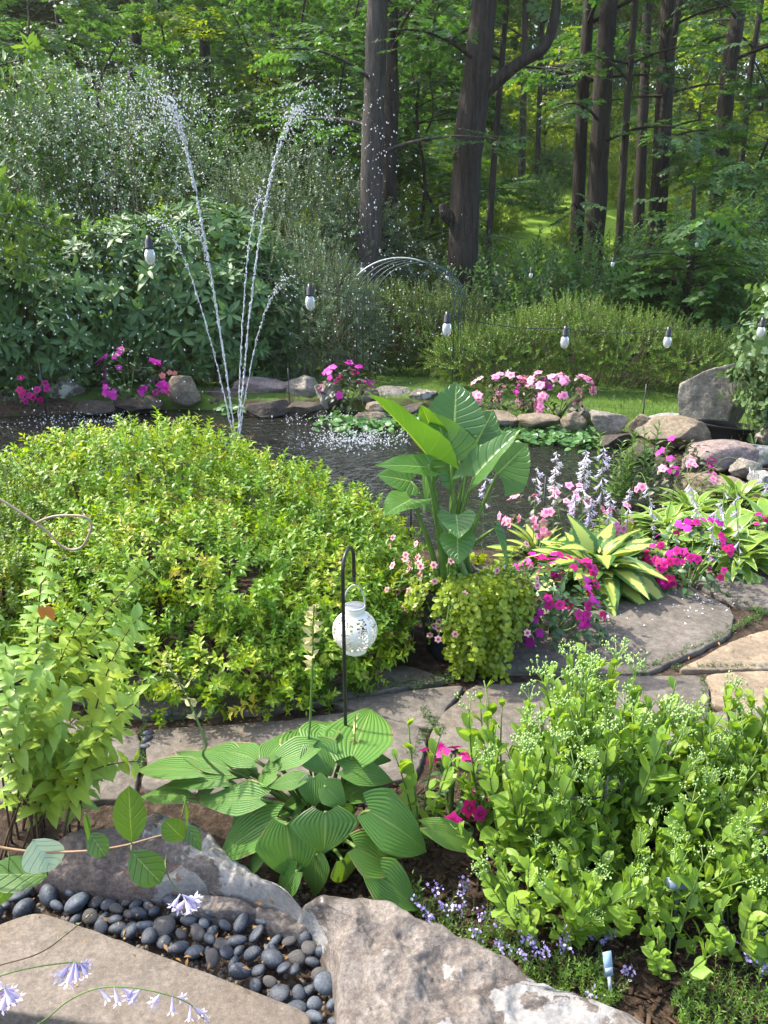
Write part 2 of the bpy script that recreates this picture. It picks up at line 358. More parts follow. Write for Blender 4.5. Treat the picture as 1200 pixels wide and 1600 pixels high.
M['grass'] = leaf_mat('grass_blade', [(.05, (.03, .08, .015)), (.9, (.075, .14, .025))], .25)
M['moss'] = leaf_mat('moss_leaf', [(.05, (.035, .08, .015)), (.9, (.08, .15, .03))], .25)
M['metal_black'] = plain('black_iron', (.012, .012, .013), .38, .5)
M['metal_green'] = plain('green_coated_wire', (.025, .05, .04), .4, .5)
M['metal_pale'] = plain('pale_metal', (.42, .42, .38), .4, .5)  # own tone of the lantern handle; painted light on the arch crown
M['white_metal'] = plain('white_lantern_metal', (.70, .67, .58), .45, .4)
M['pot'] = plain('dark_pot', (.03, .032, .035), .5, .4, 12)
M['pebble'] = plain('pebble_slate', (.046, .053, .064), .55, .35, 5, .6, .002)
M['pebble_b'] = plain('pebble_blue_grey', (.075, .087, .102), .6, .3, 4, .5, .002)
M['pebble_c'] = plain('pebble_dusty', (.085, .080, .075), .75, .2, 12, .6, .003)
M['rock_tan'] = rock_mat('rock_tan', (.15, .115, .075), (.30, .24, .165), (.20, .17, .13), band=.4)
M['rock_grey'] = rock_mat('rock_grey', (.15, .135, .11), (.32, .285, .235), None, band=.3)
M['rock_pink'] = rock_mat('rock_pink', (.17, .12, .105), (.32, .25, .22), (.24, .22, .20), band=.5)
M['rock_dark'] = rock_mat('rock_dark', (.035, .028, .022), (.09, .072, .055), None)
M['rock_pale'] = rock_mat('rock_pale', (.20, .20, .18), (.40, .39, .35), None, band=.3)
M['rock_lichen'] = rock_mat('rock_lichened', (.10, .09, .07), (.24, .21, .16), None, (.42, .42, .34), .52, 5)
M['boulder_near'] = rock_mat('boulder_lichened', (.12, .098, .082), (.255, .22, .185), (.10, .08, .068), (.29, .28, .26), .56, 5.2, nscale=16, bump=.012)
M['boulder_brown'] = rock_mat('boulder_brown', (.10, .075, .06), (.225, .17, .135), (.27, .15, .085), (.27, .25, .22), .57, 6, nscale=15, bump=.011)
M['boulder_silver'] = rock_mat('boulder_silver', (.09, .075, .062), (.20, .17, .15), None, (.33, .31, .28), .46, 4.5, nscale=15, bump=.011)
M['slab'] = rock_mat('slab_stone', (.14, .115, .09), (.20, .165, .13), (.17, .135, .10), nscale=14, bump=.003)
M['flag'] = rock_mat('flagstone_grey', (.105, .09, .072), (.172, .15, .122), (.145, .12, .09), nscale=6, bump=.006)
M['flag_warm'] = rock_mat('flagstone_warm', (.18, .14, .095), (.29, .225, .15), (.20, .18, .15), nscale=5, bump=.006)

def water_mat():
    m, nt, out = new_mat('pond_water'); b = NB(nt); o = b.obj()
    n1 = b.noise(9, o, 2, .5, .8); n2 = b.noise(22, o, 3, .6, .5)
    h = b.math('ADD', n1, b.math('MULTIPLY', n2, .15))
    p = b.princ((.014, .015, .012), .04, .5, b.bump(h, 1.0, .05), IOR=1.33); b.l(p.outputs[0], out.inputs[0]); return m
M['water'] = water_mat()
def drop_mat():
    m, nt, out = new_mat('water_drop'); b = NB(nt)
    p = b.princ((.97, .98, .99), .08, .8, None, Transmission_Weight=.5, IOR=1.33); b.l(p.outputs[0], out.inputs[0]); return m
M['drop'] = drop_mat()
def bulb_mat():
    m, nt, out = new_mat('bulb_glass'); b = NB(nt)
    p = b.princ((.95, .96, .97), .08, .6, None, Transmission_Weight=.62, IOR=1.3); b.l(p.outputs[0], out.inputs[0]); return m
M['bulb'] = bulb_mat()

# ------------------------------------------------------------------ the ground, lawn, pond, paths
def sst(a, b, x): t = np.clip((x-a)/(b-a), 0, 1); return t*t*(3-2*t)
def pond_e(x, y):
    a = np.arctan2(y-6.5, x+1.5)
    return np.abs((x+1.5)/4.1)**3 + np.abs((y-6.5)/2.35)**3 + .10*np.sin(5*a+1)+.06*np.sin(9*a)
def gz(x, y):
    x = np.asarray(x, float); y = np.asarray(y, float)
    z = -.022 + .02*np.sin(x*1.3+y)*np.cos(y*.9-x*.4)*sst(9, 12, y)
    z = z + sst(14, 30, y)*3.6 + sst(24, 60, y)*8.5 + sst(60, 140, y)*6
    z = z + .10*sst(8.2, 9.5, y)
    return z - .7*sst(1.02, .75, pond_e(x, y))
def ground_mat():
    m, nt, out = new_mat('ground_soil_and_lawn'); b = NB(nt); o = b.obj()
    sp = b.n('SeparateXYZ'); b.l(o, sp.inputs[0])
    n1 = b.noise(28, o, 6, .7); n2 = b.noise(90, o, 4, .7); n3 = b.noise(2.5, o, 4, .6)
    soil = b.ramp(n1, [(.3, (.018, .012, .008)), (.5, (.05, .034, .022)), (.68, (.11, .08, .055))])
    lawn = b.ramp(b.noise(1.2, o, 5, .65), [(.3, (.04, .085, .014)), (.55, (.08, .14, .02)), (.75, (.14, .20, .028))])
    litter = b.ramp(b.noise(6, o, 6, .7), [(.3, (.035, .045, .018)), (.55, (.07, .065, .03)), (.7, (.05, .09, .02))])
    y = b.math('ADD', sp.outputs[1], b.math('MULTIPLY', b.math('SUBTRACT', n3, .5), 1.2))
    y2 = b.math('ADD', y, b.math('MULTIPLY', b.rng(sp.outputs[0], .6, 3.2), 2.0))
    col = b.mix(b.rng(y2, 8.7, 9.0), soil, lawn)
    wood = b.math('MULTIPLY', b.rng(y, 11.8, 13.5), b.rng(y, 22, 18.5))
    col = b.mix(wood, col, litter)
    col = b.mix(b.rng(y, 19, 22), col, b.ramp(b.noise(1.5, o, 6, .7), [(.3, (.09, .17, .02)), (.5, (.18, .28, .03)), (.7, (.28, .36, .04))]))  # slope grass painted lighter, its sunlight put into the colour
    h = b.math('ADD', n1, b.math('MULTIPLY', n2, .5))
    p = b.princ(col, .9, .15, b.bump(h, 1.0, .02)); b.l(p.outputs[0], out.inputs[0]); return m
def build_ground():
    xs = np.unique(np.concatenate([np.linspace(-120, -8, 38), np.linspace(-8, 6, 150), np.linspace(6, 120, 38)]))
    ys = np.unique(np.concatenate([np.linspace(-12, 0, 8), np.linspace(0, 10, 140), np.linspace(10, 30, 50), np.linspace(30, 240, 50)]))
    X, Y = np.meshgrid(xs, ys, indexing='ij'); Z = gz(X, Y); m = len(ys)
    V = np.stack([X, Y, Z], -1).reshape(-1, 3)
    I = np.arange(len(xs)*m).reshape(len(xs), m)
    Q = np.stack([I[:-1, :-1], I[1:, :-1], I[1:, 1:], I[:-1, 1:]], -1).reshape(-1, 4)
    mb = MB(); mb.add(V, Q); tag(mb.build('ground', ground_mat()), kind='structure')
build_ground()
def build_water():
    mb = MB(); n = 72; a = np.arange(n)*2*math.pi/n
    d = np.stack([np.cos(a), np.sin(a)], 1); rr = []
    for dx, dy in d:
        r = 0.2
        while pond_e(-1.5+dx*r, 6.5+dy*r) < 1.0 and r < 6: r += .03
        rr.append(r)
    ring = np.stack([-1.5+d[:, 0]*rr, 6.5+d[:, 1]*rr, np.full(n, -.10)], 1)
    V = np.vstack([ring, [(-1.5, 6.5, -.10)]]); Q = [(n, i, (i+1) % n, (i+2) % n) for i in range(0, n, 2)]
    mb.add(V, Q); tag(mb.build('pond_water', M['water'], smooth=False), kind='structure')
build_water()

def slab(name, px, top, thick, mat, seed, wob=.014, grow=.0):
    rs = np.random.RandomState(seed)
    pts = np.array([G(u, v, top)[:2] for u, v in px]); c = pts.mean(0)
    seg = np.vstack([pts, pts[:1]]); L = np.concatenate([[0], np.cumsum(np.linalg.norm(np.diff(seg, axis=0), axis=1))])
    n = 96; s = np.linspace(0, L[-1], n, endpoint=False)
    o = np.stack([np.interp(s, L, seg[:, k]) for k in (0, 1)], 1)
    for _ in range(2): o = .25*np.roll(o, 1, 0)+.5*o+.25*np.roll(o, -1, 0)
    o = o + (o-c)/np.linalg.norm(o-c, axis=1, keepdims=True)*(wob*np.array([noise.noise(Vector((x*9, y*9, seed))) + .6*noise.noise(Vector((x*33, y*33, seed))) for x, y in o]))[:, None]
    V = []; LF = []
    R = np.linalg.norm(o-c, axis=1, keepdims=True)
    for ins, dz in ((-grow, -thick), (-grow, -.008), (.003-grow, -.0025), (.008-grow, 0), (None, .6), (None, .3)):
        q = c+(o-c)*(1-ins/R) if ins is not None else c+(o-c)*dz
        zz = np.full(n, top+(dz if ins is not None else 0)) + np.array([.004*noise.noise(Vector((x*4, y*4, seed))) for x, y in q])
        V.append(np.column_stack([q, zz]))
    V = np.vstack(V+[[(*c, top)]]); Q = []
    for k in range(5):
        Q += [(k*n+i, k*n+(i+1) % n, (k+1)*n+(i+1) % n, (k+1)*n+i) for i in range(n)]
    Q += [(6*n, 5*n+i, 5*n+(i+1) % n, 5*n+(i+2) % n) for i in range(0, n, 2)]
    mb = MB(); mb.add(V, Q)
    return mb.build(name, mat, loc=(c[0], c[1], top-thick))
FLAGS = [
 ([(740, 1000), (900, 930), (1060, 905), (1142, 952), (1142, 985), (1100, 1008), (1040, 1034), (1008, 1050), (765, 1046)], 'flag', 'broad grey flagstone in front of the magenta impatiens and gold hosta'),
 ([(1075, 902), (1200, 858), (1330, 850), (1330, 940), (1200, 950), (1155, 945)], 'flag', 'grey flagstone at the right edge of the photo, beside the white-edged hostas'),
 ([(1062, 1045), (1110, 1022), (1152, 1000), (1200, 985), (1340, 972), (1340, 1038), (1200, 1042)], 'flag_warm', 'warm tan flagstone at the right edge, below the mossy joint'),
 ([(1104, 1054), (1200, 1049), (1340, 1045), (1340, 1110), (1200, 1112), (1115, 1100), (1118, 1075)], 'flag_warm', 'tan flagstone at the right edge directly behind the sedum tops'),
 ([(980, 1057), (1092, 1055), (1106, 1083), (1096, 1130), (1080, 1190), (900, 1215), (690, 1190), (672, 1160), (690, 1120), (745, 1072)], 'flag', 'grey flagstone mostly hidden behind the tall sedum'),
 ([(520, 1098), (640, 1080), (720, 1072), (690, 1110), (672, 1135), (560, 1108)], 'flag', 'small grey flagstone in front of the flower pot'),
 ([(238, 1140), (440, 1128), (548, 1112), (650, 1135), (664, 1155), (640, 1215), (430, 1240), (228, 1232)], 'flag', 'long grey flagstone behind the big pleated hosta'),
 ([(40, 1112), (212, 1142), (206, 1245), (-80, 1250), (-80, 1090)], 'flag', 'grey flagstone behind the lime leaved shrub'),
 ([(120, 1050), (420, 1055), (640, 1040), (700, 1062), (520, 1092), (400, 1108), (225, 1118), (100, 1085)], 'flag', 'shaded flagstone along the foot of the spirea'),
 ([(1120, 1112), (1340, 1120), (1340, 1250), (1100, 1230), (1104, 1180)], 'flag', 'flagstone at the right edge glimpsed between sedum stems'),
]
for i, (px, mt, lab) in enumerate(FLAGS):
    tag(slab('flagstone', px, .0, .05, M[mt], 10+i, .014, .014), lab, 'flagstone', 'flagstones of the garden path')
tag(slab('stone_slab', [(-120, 1490), (-10, 1447), (55, 1420), (280, 1500), (495, 1586), (470, 1640), (330, 1632), (190, 1604), (15, 1580), (-120, 1575)], .06, .09, M['slab'], 40, .006),
    'large flat brown stone slab in the bottom left corner beside the black pebbles', 'stone slab')

# ------------------------------------------------------------------ rocks
_cs = {}
def cubesphere(n):
    if n in _cs: return _cs[n]
    g = np.linspace(-1, 1, n+1); a, b_ = np.meshgrid(np.tan(g*math.pi/4), np.tan(g*math.pi/4), indexing='ij'); V = []; Q = []; o = 0
    one = np.ones_like(a); c = n+1
    for f in ((one, a, b_), (-one, b_, a), (b_, one, a), (a, -one, b_), (a, b_, one), (b_, a, -one)):
        v = nrm(np.stack(f, -1).reshape(-1, 3)); V.append(v)
        I = np.arange(c*c).reshape(c, c)+o; Q.append(np.stack([I[:-1, :-1], I[1:, :-1], I[1:, 1:], I[:-1, 1:]], -1).reshape(-1, 4)); o += c*c
    V = np.vstack(V); Q = np.vstack(Q)
    key = np.round(V*1e5).astype(int); uq, idx, inv = np.unique(key, axis=0, return_index=True, return_inverse=True)
    _cs[n] = (V[idx], inv.reshape(-1)[Q]); return _cs[n]
def rockmesh(size, seed, n=20, planes=10, amp=.06, dlo=.55, dhi=.9, fs=1.6):
    rs = np.random.RandomState(seed); V, Q = cubesphere(n); V = V.copy()
    N = nrm(rs.normal(size=(planes, 3))); D = rs.uniform(dlo, dhi, planes)
    for nn, d in zip(N, D):
        ex = np.maximum(0, V@nn-d); V = V - np.outer(ex*.93, nn)
    s = seed*3.17
    ds = np.array([noise.fractal(Vector((x*fs+s, y*fs, z*fs)), .8, 2.1, 5) for x, y, z in V])
    V = V + nrm(V)*(ds*amp)[:, None]
    return V*np.asarray(size), Q
def rotz(a): c, s = math.cos(a), math.sin(a); return np.array([[c, -s, 0], [s, c, 0], [0, 0, 1]])
def roty(a): c, s = math.cos(a), math.sin(a); return np.array([[c, 0, s], [0, 1, 0], [-s, 0, c]])
def rotx(a): c, s = math.cos(a), math.sin(a); return np.array([[1, 0, 0], [0, c, -s], [0, s, c]])
def rock(name, label, c, size, seed, mat, rz=0, tilt=(0, 0), group=None, cat='rock', **k):
    V, Q = rockmesh(size, seed, **k)
    V = V @ (rotz(rz) @ rotx(tilt[0]) @ roty(tilt[1])).T
    mb = MB(); mb.add(V+np.asarray(c), Q)
    return tag(mb.build(name, M[mat], loc=c), label, cat, group)

# foreground boulders
def line_rock(name, label, a, b, wid, hgt, seed, mat, off=0, zc=0, **k):     # long rock lying from a to b
    a = np.asarray(a, float); b = np.asarray(b, float); d = b-a; c = (a+b)/2; c[2] = zc
    side = np.array([d[1], -d[0], 0])/np.linalg.norm(d[:2]); c = c+side*off
    return rock(name, label, c, (np.linalg.norm(d)/2, wid, hgt), seed, mat, math.atan2(d[1], d[0]), cat='boulder', n=64, **k)
def boulder_poly(name, label, px, z, H, seed, mat, cat='boulder', rough=.03):
    pts = np.array([G(q[0], q[1], z if len(q) < 3 else q[2])[:2] for q in px]); c = pts.mean(0); seg = np.vstack([pts, pts[:1]]); rough = rough*1.15
    Ls = np.concatenate([[0], np.cumsum(np.linalg.norm(np.diff(seg, axis=0), axis=1))]); n = 160
    sa = np.linspace(0, Ls[-1], n, endpoint=False); o = np.stack([np.interp(sa, Ls, seg[:, k]) for k in (0, 1)], 1)
    for _ in range(4): o = .25*np.roll(o, 1, 0)+.5*o+.25*np.roll(o, -1, 0)
    V = []; prof = [(1.02, -.3), (1.03, 0), (1.02, .3), (1.0, .5), (.975, .68), (.94, .80), (.89, .89), (.83, .945), (.76, .975)]+[(f, 1.0) for f in np.linspace(.68, .015, 56)]
    for f, h in prof: V.append(np.column_stack([c+(o-c)*f, np.full(n, h*H)]))
    V = np.vstack(V+[[(*c, H)]]); m = len(prof); sd = seed*1.7
    for i, (x, y, q) in enumerate(V):
        p = Vector((x*4+sd, y*4, q*4)); d = noise.fractal(p, .75, 2.1, 5); r = noise.ridged_multi_fractal(p*.55, .8, 2.0, 5, 1.0, 2.0)
        w = .35 if q < .3*H else 1
        V[i, 2] += w*rough*(d*1.0-.6*(r-1))*(1 if q > 0 else 0)
        nv = noise.noise_vector(p*1.3); V[i, 0] += .018*nv[0]+.008*d; V[i, 1] += .018*nv[1]-.006*d
    Q = [(k*n+i, k*n+(i+1) % n, (k+1)*n+(i+1) % n, (k+1)*n+i) for k in range(m-1) for i in range(n)]
    Q += [(m*n, (m-1)*n+i, (m-1)*n+(i+1) % n, (m-1)*n+(i+2) % n) for i in range(0, n, 2)]
    mb = MB(); mb.add(V, Q); return tag(mb.build(name, M[mat], loc=(c[0], c[1], -.02)), label, cat)
boulder_poly('boulder', 'big pinkish boulder with pale lichen patches at the bottom centre of the photo', [(455, 1412), (500, 1400), (600, 1408), (640, 1430), (700, 1464), (780, 1496), (870, 1546), (930, 1558), (1010, 1590), (1090, 1640), (900, 1730), (560, 1730), (530, 1650, .0), (524, 1580, .0), (515, 1530, .01), (503, 1470, .02), (470, 1440, .04)], .09, .125, 5, 'boulder_near', rough=.038)
boulder_poly('boulder', 'silvery grey lichened boulder beside the pleated hosta', [(190, 1272), (235, 1262), (285, 1274), (335, 1302), (380, 1338), (425, 1388), (470, 1414), (495, 1434), (450, 1436, .02), (400, 1425, .0), (350, 1412, .0), (300, 1392, .0), (250, 1350, .02), (205, 1316, .03)], .085, .10, 8, 'boulder_silver', rough=.03)
boulder_poly('boulder', 'brown boulder with a rusty patch below the lime leaved shrub', [(45, 1338), (100, 1302), (180, 1290), (255, 1306), (305, 1340), (340, 1380, .02), (335, 1408, .0), (260, 1408, .0), (200, 1404, .0), (120, 1398, .0), (60, 1392, .0), (30, 1365, .02)], .07, .095, 12, 'boulder_brown', rough=.03)
boulder_poly('rock', 'small pinkish rock between the black pebbles and the silvery boulder', [(265, 1410), (300, 1396), (350, 1400), (405, 1416), (405, 1440, .0), (345, 1448, .0), (285, 1438, .0)], .04, .05, 21, 'boulder_near', 'rock', .02)
boulder_poly('rock', 'low pinkish rock touching the big boulder, at the end of the silvery boulder', [(398, 1420), (440, 1420), (485, 1428), (502, 1455, .01), (475, 1474, .0), (430, 1462, .0), (402, 1446, .0)], .035, .045, 23, 'boulder_near', 'rock', .02)

# black pebbles
def pebbles():
    rs = np.random.RandomState(3)
    poly = [(-10, 1395), (60, 1375), (150, 1395), (250, 1395), (300, 1420), (420, 1432), (490, 1440), (505, 1490), (525, 1560), (560, 1600), (545, 1640), (480, 1600), (420, 1550), (300, 1496), (220, 1466), (120, 1436), (55, 1414), (-10, 1440)]
    pw = np.array([G(u, v)[:2] for u, v in poly])
    def inside(p):
        x, y = p; r = False; j = len(pw)-1
        for i in range(len(pw)):
            if (pw[i, 1] > y) != (pw[j, 1] > y) and x < (pw[j, 0]-pw[i, 0])*(y-pw[i, 1])/(pw[j, 1]-pw[i, 1])+pw[i, 0]: r = not r
            j = i
        return r
    lo, hi = pw.min(0), pw.max(0); pts = []; tries = 0
    while len(pts) < 190 and tries < 20000:
        tries += 1; p = rs.uniform(lo, hi); r = rs.uniform(.016, .036)*(1.0 if p[0] > -.75 else 1.1)
        if inside(p) and all(math.hypot(p[0]-q[0], p[1]-q[1]) > .74*(r+q[2]) for q in pts): pts.append((p[0], p[1], r))
    meshes = []
    for k in range(10):
        V, Q = cubesphere(7); V = V*np.array([1, rs.uniform(.55, .92), rs.uniform(.38, .62)])
        V = V*(1+.09*np.sin(V[:, :1]*2.5+k)+.08*np.cos(V[:, 1:2]*3+k*2)+.05*np.sin(V[:, 2:3]*4+k))
        mb = MB(); mb.add(V, Q); o = mb.build('pebble', M[('pebble', 'pebble', 'pebble_b', 'pebble', 'pebble_c', 'pebble', 'pebble_b', 'pebble', 'pebble', 'pebble_c')[k]]); meshes.append(o)
    for i, (x, y, r) in enumerate(pts):
        src = meshes[i % 10]; o = src if i < 10 else src.copy()
        if i >= 10: COL.objects.link(o)
        hd = sst(-.75, -.25, x)*.03*rs.rand()
        o.location = (x, y, .45*r-.012+hd); o.scale = (r, r, r); o.rotation_euler = (rs.normal(0, .3), rs.normal(0, .3), rs.uniform(0, 6.28))
        big = r > .0325
        tag(o, 'smooth dark slate pebble in the bed beside the stone slab', 'pebble', 'dark slate pebbles between the slab and the boulders')
    # pebbles in the crack of the path
    for i, (u, v, r) in enumerate([(231, 1146, .020), (229, 1156, .024), (264, 1115, .018), (226, 1166, .018), (895, 1046, .024), (910, 1049, .018), (880, 1047, .016)]):
        o = meshes[i].copy(); COL.objects.link(o); g = G(u, v); o.location = (g[0], g[1], .0); o.scale = (r, r, r); o.rotation_euler = (0, 0, i)
        lab = 'dark pebble in the path joint behind the lime leaved shrub' if u < 300 else 'grey pebble in the mossy path joint by the tan flagstones'
        tag(o, lab, 'pebble', 'pebbles behind the lime shrub' if u < 300 else 'pebbles in the mossy path joint')
pebbles()
def gravel():
    rs = np.random.RandomState(9); mb = MB(); V, Q = cubesphere(2); t = T(V, Q, np.full((len(V), 3), .5), np.zeros(len(Q), int))
    n = 3500; u = rs.uniform(-20, 560, n); v = rs.uniform(1370, 1640, n); pos = np.array([G(a, b) for a, b in zip(u, v)]); pos[:, 2] = -.024
    mb.inst(t, pos, frames(rs.normal(size=(n, 3)), rs.normal(size=(n, 3))), rs.uniform(.002, .008, n), rs.rand(n))
    tag(mb.build('gravel', rock_mat('gravel_mix', (.06, .05, .04), (.22, .19, .15), nscale=40, bump=.001)), 'loose gravel and grit under the dark pebbles', 'gravel', kind='stuff')
    mb = MB(); n = 5200
    x = rs.uniform(-.2, 1.7, n); y = rs.uniform(1.15, 2.1, n); pos = np.stack([x, y, np.full(n, -.026)+rs.uniform(0, .016, n)], 1)
    bx = MB(); bx.box((0, 0, 0), (.28, 1, .10)); t = to_tpl(bx)
    d = rs.normal(size=(n, 3)); d[:, 2] *= .25
    mb.inst(t, pos, frames(d, np.tile([0, 0, 1.], (n, 1))+rs.normal(0, .4, (n, 3))), rs.uniform(.012, .04, n), rs.rand(n))
    tag(mb.build('bark_mulch', leaf_mat('mulch_chip', [(.0, (.015, .010, .007)), (.6, (.06, .038, .024)), (.95, (.15, .10, .065))], 0, rough=.9, spec=.1), smooth=False), 'brown bark mulch under the sedum and the pleated hosta', 'mulch', kind='stuff')
gravel()

# ------------------------------------------------------------------ plants: generators
UPZ = np.array([0, 0, 1.0])
def ellipsoid_pts(rs, lumps, n, shell=.7, zmin=.03, lump_amp=.18):
    w = np.array([l[3]*l[4]+l[3]*l[5]+l[4]*l[5] for l in lumps]); w = w/w.sum(); P_, D_ = [], []
    for li, l in enumerate(lumps):
        k = int(n*w[li]*1.25); d = nrm(rs.normal(size=(k*2, 3)))
        d = d[d[:, 2]*l[5]+l[2] > zmin][:k]
        nb = nrm(rs.normal(size=(14, 3))); amp = rs.uniform(-.6, 1, 14)*lump_amp
        f = 1 + (np.clip(d@nb.T, 0, 1)**6 * amp).sum(1)
        r = 1-(1-shell)*rs.rand(len(d))**1.7
        p = np.array(l[:3]) + d*np.array(l[3:6])*(f*r)[:, None]
        ok = p[:, 2] > zmin
        for lj, q in enumerate(lumps):
            if lj != li: ok &= ((((p-np.array(q[:3]))/np.array(q[3:6]))**2).sum(1) > .62)
        P_.append(p[ok]); D_.append(nrm(d/np.array(l[3:6]))[ok])
    return np.vstack(P_), np.vstack(D_)
def shrub(name, label, cat, lumps, n, tpls, mat, stem='stem_brown', seed=1, shell=.7, up=.6, jit=.35, sc=1, nst=22, zmin=.03, amp=.18, group=None, extra=None, sr=.008, flat=False, gb=None):
    rs = np.random.RandomState(seed); l0 = np.array(lumps)
    c = (l0[:, :2]*(l0[:, 3:4])).sum(0)/l0[:, 3].sum(); zb = float(gz(c[0], c[1])) if gb is None else gb
    root = thing(name, label, cat, (c[0], c[1], zb), group)
    p, d = ellipsoid_pts(rs, [tuple(l) for l in lumps], n, shell, zmin, amp)
    dd = nrm(d + UPZ*up + rs.normal(0, jit, d.shape)); mb = MB(); k = rs.randint(0, len(tpls), len(p))
    for i, t in enumerate(tpls):
        s = k == i
        upv = (np.tile(UPZ, (s.sum(), 1))+rs.normal(0, .35, (s.sum(), 3))) if flat else rs.normal(size=(s.sum(), 3))
        mb.inst(t, p[s], frames(dd[s], upv), sc*rs.uniform(.6, 1.35, s.sum()), rs.rand(s.sum()))
    mb.build('foliage', [M[mat], M[stem]], root)
    if nst:
        mb = MB()
        for i in rs.choice(len(p), min(nst, len(p)), False):
            b0 = np.array([c[0]*.3+p[i][0]*.7, c[1]*.5+p[i][1]*.5, zb]) if len(lumps) > 1 else np.array([c[0], c[1], zb]) + np.append(rs.normal(0, .12, 2)*l0[0, 3], 0)
            mid = (b0+p[i])/2 + np.array([0, 0, .12*np.linalg.norm(p[i]-b0)])
            mb.tube(bez(b0, mid, p[i], 8), [sr, sr*.3], n=5)
        mb.build('stems', [M[stem]], root)
    if extra: extra(rs, root, p, dd)
    return root
def tops_cluster(mat, frac, size, ztop, partname='flower_heads'):
    def f(rs, root, p, d):
        s = (p[:, 2] > ztop) & (rs.rand(len(p)) < frac) & (d[:, 2] > .45)
        q = p[s]+d[s]*.078; mb = MB(); l = leaf(1, .7, 'oval', 2, 2, .2, .3)
        for c in q:
            n = 26; o = rs.normal(0, 1, (n, 3))*np.array([1, 1, .35])*size+UPZ*size*.5
            mb.inst(l, c+o, frames(rs.normal(0, .5, (n, 3))+UPZ, rs.normal(size=(n, 3))), rs.uniform(.3, .6, n)*size, rs.rand(n))
        if len(q): mb.build(partname, [M[mat]], root)
    return f
def scape(root, path, bells, mat='lavender', L=.035, r=.0022, seed=0, t0=.55, name='flower_stalk', stemmat='stem_green', pods=False, lean=0.5):
    rs = np.random.RandomState(seed); path = smooth_path(path, 8); mb = MB(); mb.tube(path, [r, r*.55], n=6, mi=1)
    bt = leaf(1, .5, 'lance', 3, 2, .5, .2) if pods else BELL
    n = bells; ti = t0+(1-t0)*(np.arange(n)+rs.uniform(.1, .9, n))/n; idx = ti*(len(path)-1); i0 = np.clip(idx.astype(int), 0, len(path)-2)
    pos = path[i0]+(path[i0+1]-path[i0])*(idx-i0)[:, None]
    a = rs.uniform(0, 6.28, n); d = np.stack([np.cos(a), np.sin(a), np.full(n, -lean if not pods else .35)+rs.normal(0, .2, n)], 1)
    taper = np.where(ti > .9, .6, 1.0)
    mb.inst(bt, pos, frames(d, rs.normal(size=(n, 3))), L*rs.uniform(.75, 1.1, n)*taper, rs.rand(n))
    return mb.build(name, [M[mat], M[stemmat]], root)
def make_bell():
    mb = MB(); n = 6; prof = [(.05, 0), (.065, .35), (.14, .58), (.165, .85)]
    a = np.arange(n)*2*math.pi/n; V = np.array([(r*math.cos(x), y, r*math.sin(x)) for r, y in prof for x in a])
    Q = [(i*n+j, i*n+(j+1) % n, (i+1)*n+(j+1) % n, (i+1)*n+j) for i in range(3) for j in range(n)]
    mb.add(V, Q)
    l = leaf(.30, .6, 'ovate', 2, 2, .1, .5); d = np.stack([np.cos(a)*.55, np.full(n, 1.0), np.sin(a)*.55], 1)
    mb.inst(l, np.array([(.16*math.cos(x), .82, .16*math.sin(x)) for x in a]), frames(d, np.stack([-np.cos(a), np.zeros(n), -np.sin(a)], 1)), 1.0, np.full(n, .5))
    return to_tpl(mb)
BELL = make_bell()
FLOWERS = {'imp': petals(5, .024, 1.0, .28), 'tiny': petals(5, .010, .9, .2, 2, 2), 'pet': petals(6, .015, .95, .25)}
_fl = {}
def flower_parts(root, key, mat, p, f, sc, rs, name='flower', parent_of=None):
    if (key, mat) not in _fl:
        ms = []
        for k in range(6):
            t = FLOWERS[key]; mb = MB(); mb.add(t.V, t.Q, np.column_stack([t.LF[:, :2], np.full(len(t.V), (k+.5)/6)]))
            o = mb.build(name, [M[mat]]); ms.append(o.data); bpy.data.objects.remove(o)
        _fl[(key, mat)] = ms
    R = frames(f, rs.normal(size=f.shape)); off = np.array(parent_world(root)); out = []
    for i in range(len(p)):
        o = bpy.data.objects.new(name, _fl[(key, mat)][rs.randint(6)]); COL.objects.link(o); o.parent = root
        o.location = tuple(p[i]-off); o.rotation_euler = Matrix(R[i].tolist()).to_euler(); s_ = float(sc[i]); o.scale = (s_, s_, s_); out.append(o)
    return out
